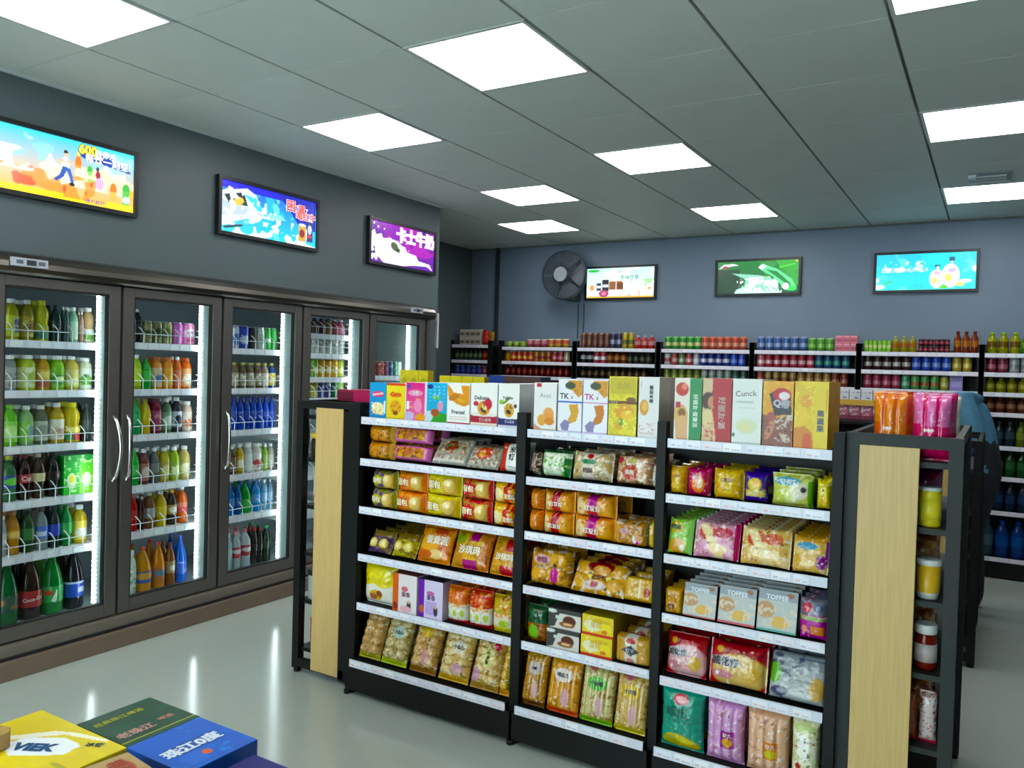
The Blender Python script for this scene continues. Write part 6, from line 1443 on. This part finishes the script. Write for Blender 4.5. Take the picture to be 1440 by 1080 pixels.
# goods on top of the left end unit and on the far side of the near rack
o = MB().box(-.11, -.09, 0, .11, .09, .055, '#8a2440', .004).box(-.1, -.095, .01, -.0, -.0901, .045, '#6a1c34').box(.0, -.095, .0, .108, -.0901, .05, '#b03c5c').build('gift_box', 'carton', None, (-2.66, 3.02, 1.330))
tag(o, 'maroon flat box on top of the black end shelf', 'box')
yb = carton_mesh('small_carton', .062, .155, .05, [B('#d8c428'), N(5, '#e8dc58', .55, 2), E(.5, .2, .2, .1, '#6a5c20'), E(.5, .6, .3, .14, '#b8a824')], '#b8a420', '#e0d040')
for k in range(3):
    o = obj('small_carton', yb, None, (-2.762 + k * .064, 3.44, 1.331)); tag(o, 'yellow upright carton on black end shelf, %s from left' % ORD[k], 'carton', 'yellow upright cartons')
yb2 = carton_mesh('small_carton', .068, .195, .05, [B('#d0c028'), N(5, '#e8dc58', .55, 5), R(0, .78, 1, 1, '#e0d038'), E(.5, .55, .3, .14, '#a89c24')], '#b8a420', '#2c3470')
for k in range(4):
    o = obj('small_carton', yb2, None, (-2.482 + .0 + k * .0705 + .02, 3.40, 1.269)); tag(o, 'yellow carton behind the snack boxes, %s from left' % ORD[k], 'carton', 'yellow cartons behind the boxes')
o = obj('blue_carton', carton_mesh('blue_carton', .30, .205, .10, [B('#3a2420'), R(0, 0, .3, 1, '#24408a'), E(.12, .6, .08, .2, '#8aa8d8'), R(.3, .86, 1, 1, '#4a3430')], '#24304a', '#6a7480'), None, (-2.04, 3.40, 1.269))
tag(o, 'dark blue and brown carton behind the white biscuit boxes', 'carton')
# display on the second rack: two tiers of small packs
o = MB().box(-.81, 5.02, 1.375, -.47, 5.20, 1.385, '#c8a020').box(-.81, 5.01, 1.355, -.47, 5.02, 1.388, '#d8a824').box(-.81, 5.02, 1.272, -.805, 5.20, 1.375, '#303434').box(-.475, 5.02, 1.272, -.47, 5.20, 1.375, '#303434').build('display_riser', 'plastic')
tag(o, 'small riser shelf with yellow edge on the far rack', 'shelf')
for k in range(5):
    for tier in range(2):
        ops = [[B('#d8dce4'), N(4, '#6a6a9a', .6, 3), R(0, .8, 1, 1, '#e8e8ec')], [B('#c86a80'), N(4, '#e8d8d8', .5, 4), R(0, .0, 1, .3, '#8a3c50')]][tier]
        me = _MM.setdefault(('rp', tier), carton_mesh('sweet_box', .06, .06 if tier == 0 else .08, .05, ops, '#b8b8bc', '#5a9a5c' if tier == 0 else '#888888'))
        o = obj('sweet_box', me, None, (-.765 + k * .064, 5.03 if tier == 0 else 5.03, 1.3862 if tier == 0 else 1.2735))
        tag(o, '%s sweet box, %s from left, %s riser on the far rack' % (('white', 'pink')[tier], ORD[k], ('upon', 'beneath')[tier]), 'box', 'sweet boxes at the riser')

# ------------------------------------------------------------------ cases of drinks stacked near the camera
def case(w, d, h, c, side, ops, name):
    m = MB().box(-w / 2, -d / 2, 0, w / 2, d / 2, h, side, .003)
    n = 60
    U, V = np.meshgrid(np.linspace(0, 1, n + 1), np.linspace(0, 1, n + 1))
    e = .996
    m.grid(np.stack([(U - .5) * w * e, (V - .5) * d * e, np.full(U.shape, h + .0008)], -1), paint(ops, U, V, d / w), smooth=False)
    add_text(m, ops, w, d, lambda u, v, o: ((u - .5) * w, (v - .5) * d, h + .0012 + o), .0008)
    return m.mesh(name, 'carton')
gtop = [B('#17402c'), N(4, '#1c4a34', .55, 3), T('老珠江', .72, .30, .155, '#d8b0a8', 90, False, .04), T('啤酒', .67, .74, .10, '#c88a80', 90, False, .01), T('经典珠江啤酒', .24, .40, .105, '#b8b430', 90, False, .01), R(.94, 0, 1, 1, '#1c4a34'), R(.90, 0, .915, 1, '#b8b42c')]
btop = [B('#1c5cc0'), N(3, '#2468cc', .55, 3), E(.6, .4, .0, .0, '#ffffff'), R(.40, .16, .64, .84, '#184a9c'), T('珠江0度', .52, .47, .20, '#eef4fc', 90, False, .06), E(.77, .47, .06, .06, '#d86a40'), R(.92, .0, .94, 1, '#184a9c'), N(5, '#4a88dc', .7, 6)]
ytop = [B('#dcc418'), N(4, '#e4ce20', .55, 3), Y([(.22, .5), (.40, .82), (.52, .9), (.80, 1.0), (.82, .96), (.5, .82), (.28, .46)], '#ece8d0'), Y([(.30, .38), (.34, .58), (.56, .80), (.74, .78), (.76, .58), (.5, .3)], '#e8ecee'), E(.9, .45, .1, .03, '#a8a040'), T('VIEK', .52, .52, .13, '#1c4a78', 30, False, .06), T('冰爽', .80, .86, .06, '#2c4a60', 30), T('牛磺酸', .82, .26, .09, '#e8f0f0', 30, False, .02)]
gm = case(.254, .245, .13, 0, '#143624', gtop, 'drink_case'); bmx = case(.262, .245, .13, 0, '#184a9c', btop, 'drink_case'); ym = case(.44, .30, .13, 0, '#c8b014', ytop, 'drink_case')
stack = [(gm, (-2.211, 1.511), 'green beer case with red and yellow lettering'), (bmx, (-1.952, 1.507), 'bright blue beer case with white lettering'), (ym, (-2.302, 1.236), 'yellow drink case with blue and white lettering')]
for me, (x, y), lb in stack:
    for lv in range(3):
        o = obj('drink_case', me, None, (x, y, .006 + lv * .1325))
        tag(o, lb + ('', ', one below top', ', topmost')[lv] + (', at the stack bottom' if lv == 0 else ''), 'case', 'stacked drink cases')
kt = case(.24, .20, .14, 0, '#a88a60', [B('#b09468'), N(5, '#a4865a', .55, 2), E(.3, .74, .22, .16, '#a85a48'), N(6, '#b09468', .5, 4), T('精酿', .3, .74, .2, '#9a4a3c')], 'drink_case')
for lv in range(3): tag(obj('drink_case', kt, None, (-1.900, 1.225, .004 + lv * .142), (0, 0, -.12)), 'brown kraft case with red print' + (', at the stack bottom', ', one below top', ', topmost')[lv], 'case', 'stacked drink cases')
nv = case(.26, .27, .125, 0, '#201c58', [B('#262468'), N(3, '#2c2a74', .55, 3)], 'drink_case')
for lv in range(3): tag(obj('drink_case', nv, None, (-1.66, 1.455, .003 + lv * .1265)), 'dark violet blue case at picture bottom' + (', at stack bottom', ', one below top', ', topmost')[lv], 'case', 'stacked drink cases')
t = MB()
t.box(-.06, -.045, 0, .06, .045, .003, '#b89a6c').box(-.06, -.045, .0, -.057, .045, .05, '#a8895c').box(.057, -.045, 0, .06, .045, .045, '#b89a6c').box(-.06, .042, 0, .06, .045, .055, '#b0905f').box(-.06, -.045, 0, .06, -.042, .04, '#c0a274')
tag(t.build('open_carton', 'carton', None, (-2.395, 1.145, .4045), (0, 0, .25)), 'small open kraft carton standing on the yellow case', 'carton')

tag(MB().box(-4.02, 5.395, 1.66, -4.0, 5.418, 1.95).build('cable_trunking', 'lamp_frame'), 'pale vertical trunking at the cooler wall end', 'trunking')

# ------------------------------------------------------------------ shopper bending behind the far rack
def person():
    V = [((-.10, 6.14, .98), .14), ((-.14, 6.14, 1.12), .125), ((-.20, 6.14, 1.27), .135), ((-.29, 6.14, 1.33), .11), ((-.36, 6.14, 1.31), .052), ((-.42, 6.14, 1.27), .082), ((-.47, 6.14, 1.22), .085), ((-.51, 6.14, 1.16), .06)]
    Ed = [(0, 1), (1, 2), (2, 3), (3, 4), (4, 5), (5, 6), (6, 7)]
    def chain(root, pts):
        p = root
        for q in pts:
            V.append(q); Ed.append((p, len(V) - 1)); p = len(V) - 1
    for s in (-1, 1):
        chain(3, [((-.23, 6.14 + s * .17, 1.34), .072), ((-.13 if s < 0 else -.30, 6.14 + s * .21, 1.10), .055), ((-.30, 6.14 + s * .20, .93), .042), ((-.36, 6.14 + s * .18, .90), .034)])
        chain(0, [((-.09, 6.14 + s * .09, .86), .105), ((-.13, 6.14 + s * .10, .50), .075), ((-.07, 6.14 + s * .10, .12), .05), ((-.08, 6.14 + s * .10, .045), .042), ((-.22, 6.14 + s * .11, .035), .033)])
    V[:] = [((v[0][0] + .045 * min(1, v[0][2]), v[0][1], v[0][2] * 1.035), v[1] * 1.04) for v in V]
    me = bpy.data.meshes.new('person')
    me.from_pydata([v[0] for v in V], Ed, [])
    o = bpy.data.objects.new('person', me); COL.objects.link(o)
    sk = o.modifiers.new('skin', 'SKIN'); sk.use_smooth_shade = True
    for i, v in enumerate(V):
        me.skin_vertices[0].data[i].radius = (v[1], v[1])
    me.skin_vertices[0].data[0].use_root = True
    sb = o.modifiers.new('sub', 'SUBSURF'); sb.levels = 3; sb.render_levels = 3
    dg = bpy.context.evaluated_depsgraph_get()
    m2 = bpy.data.meshes.new_from_object(o.evaluated_get(dg))
    bpy.data.objects.remove(o)
    for k in ('shirt', 'trousers', 'skin', 'hair'): m2.materials.append(MATS[k])
    for p in m2.polygons:
        c = p.center
        i = 0
        if c.x < -.32 and c.z > 1.1: i = 3 if (c.z > 1.30) else 2
        elif c.z < 1.0 and c.x < -.17 and c.z > .82: i = 2
        elif c.z < .10: i = 3
        elif c.z < 1.12 and not (abs(c.y - 6.14) > .17 and c.z > .94): i = 1
        p.material_index = i; p.use_smooth = True
    ob = obj('person', m2)
    tag(ob, 'person in blue shirt bending behind the far rack, face hidden', 'person')
person()
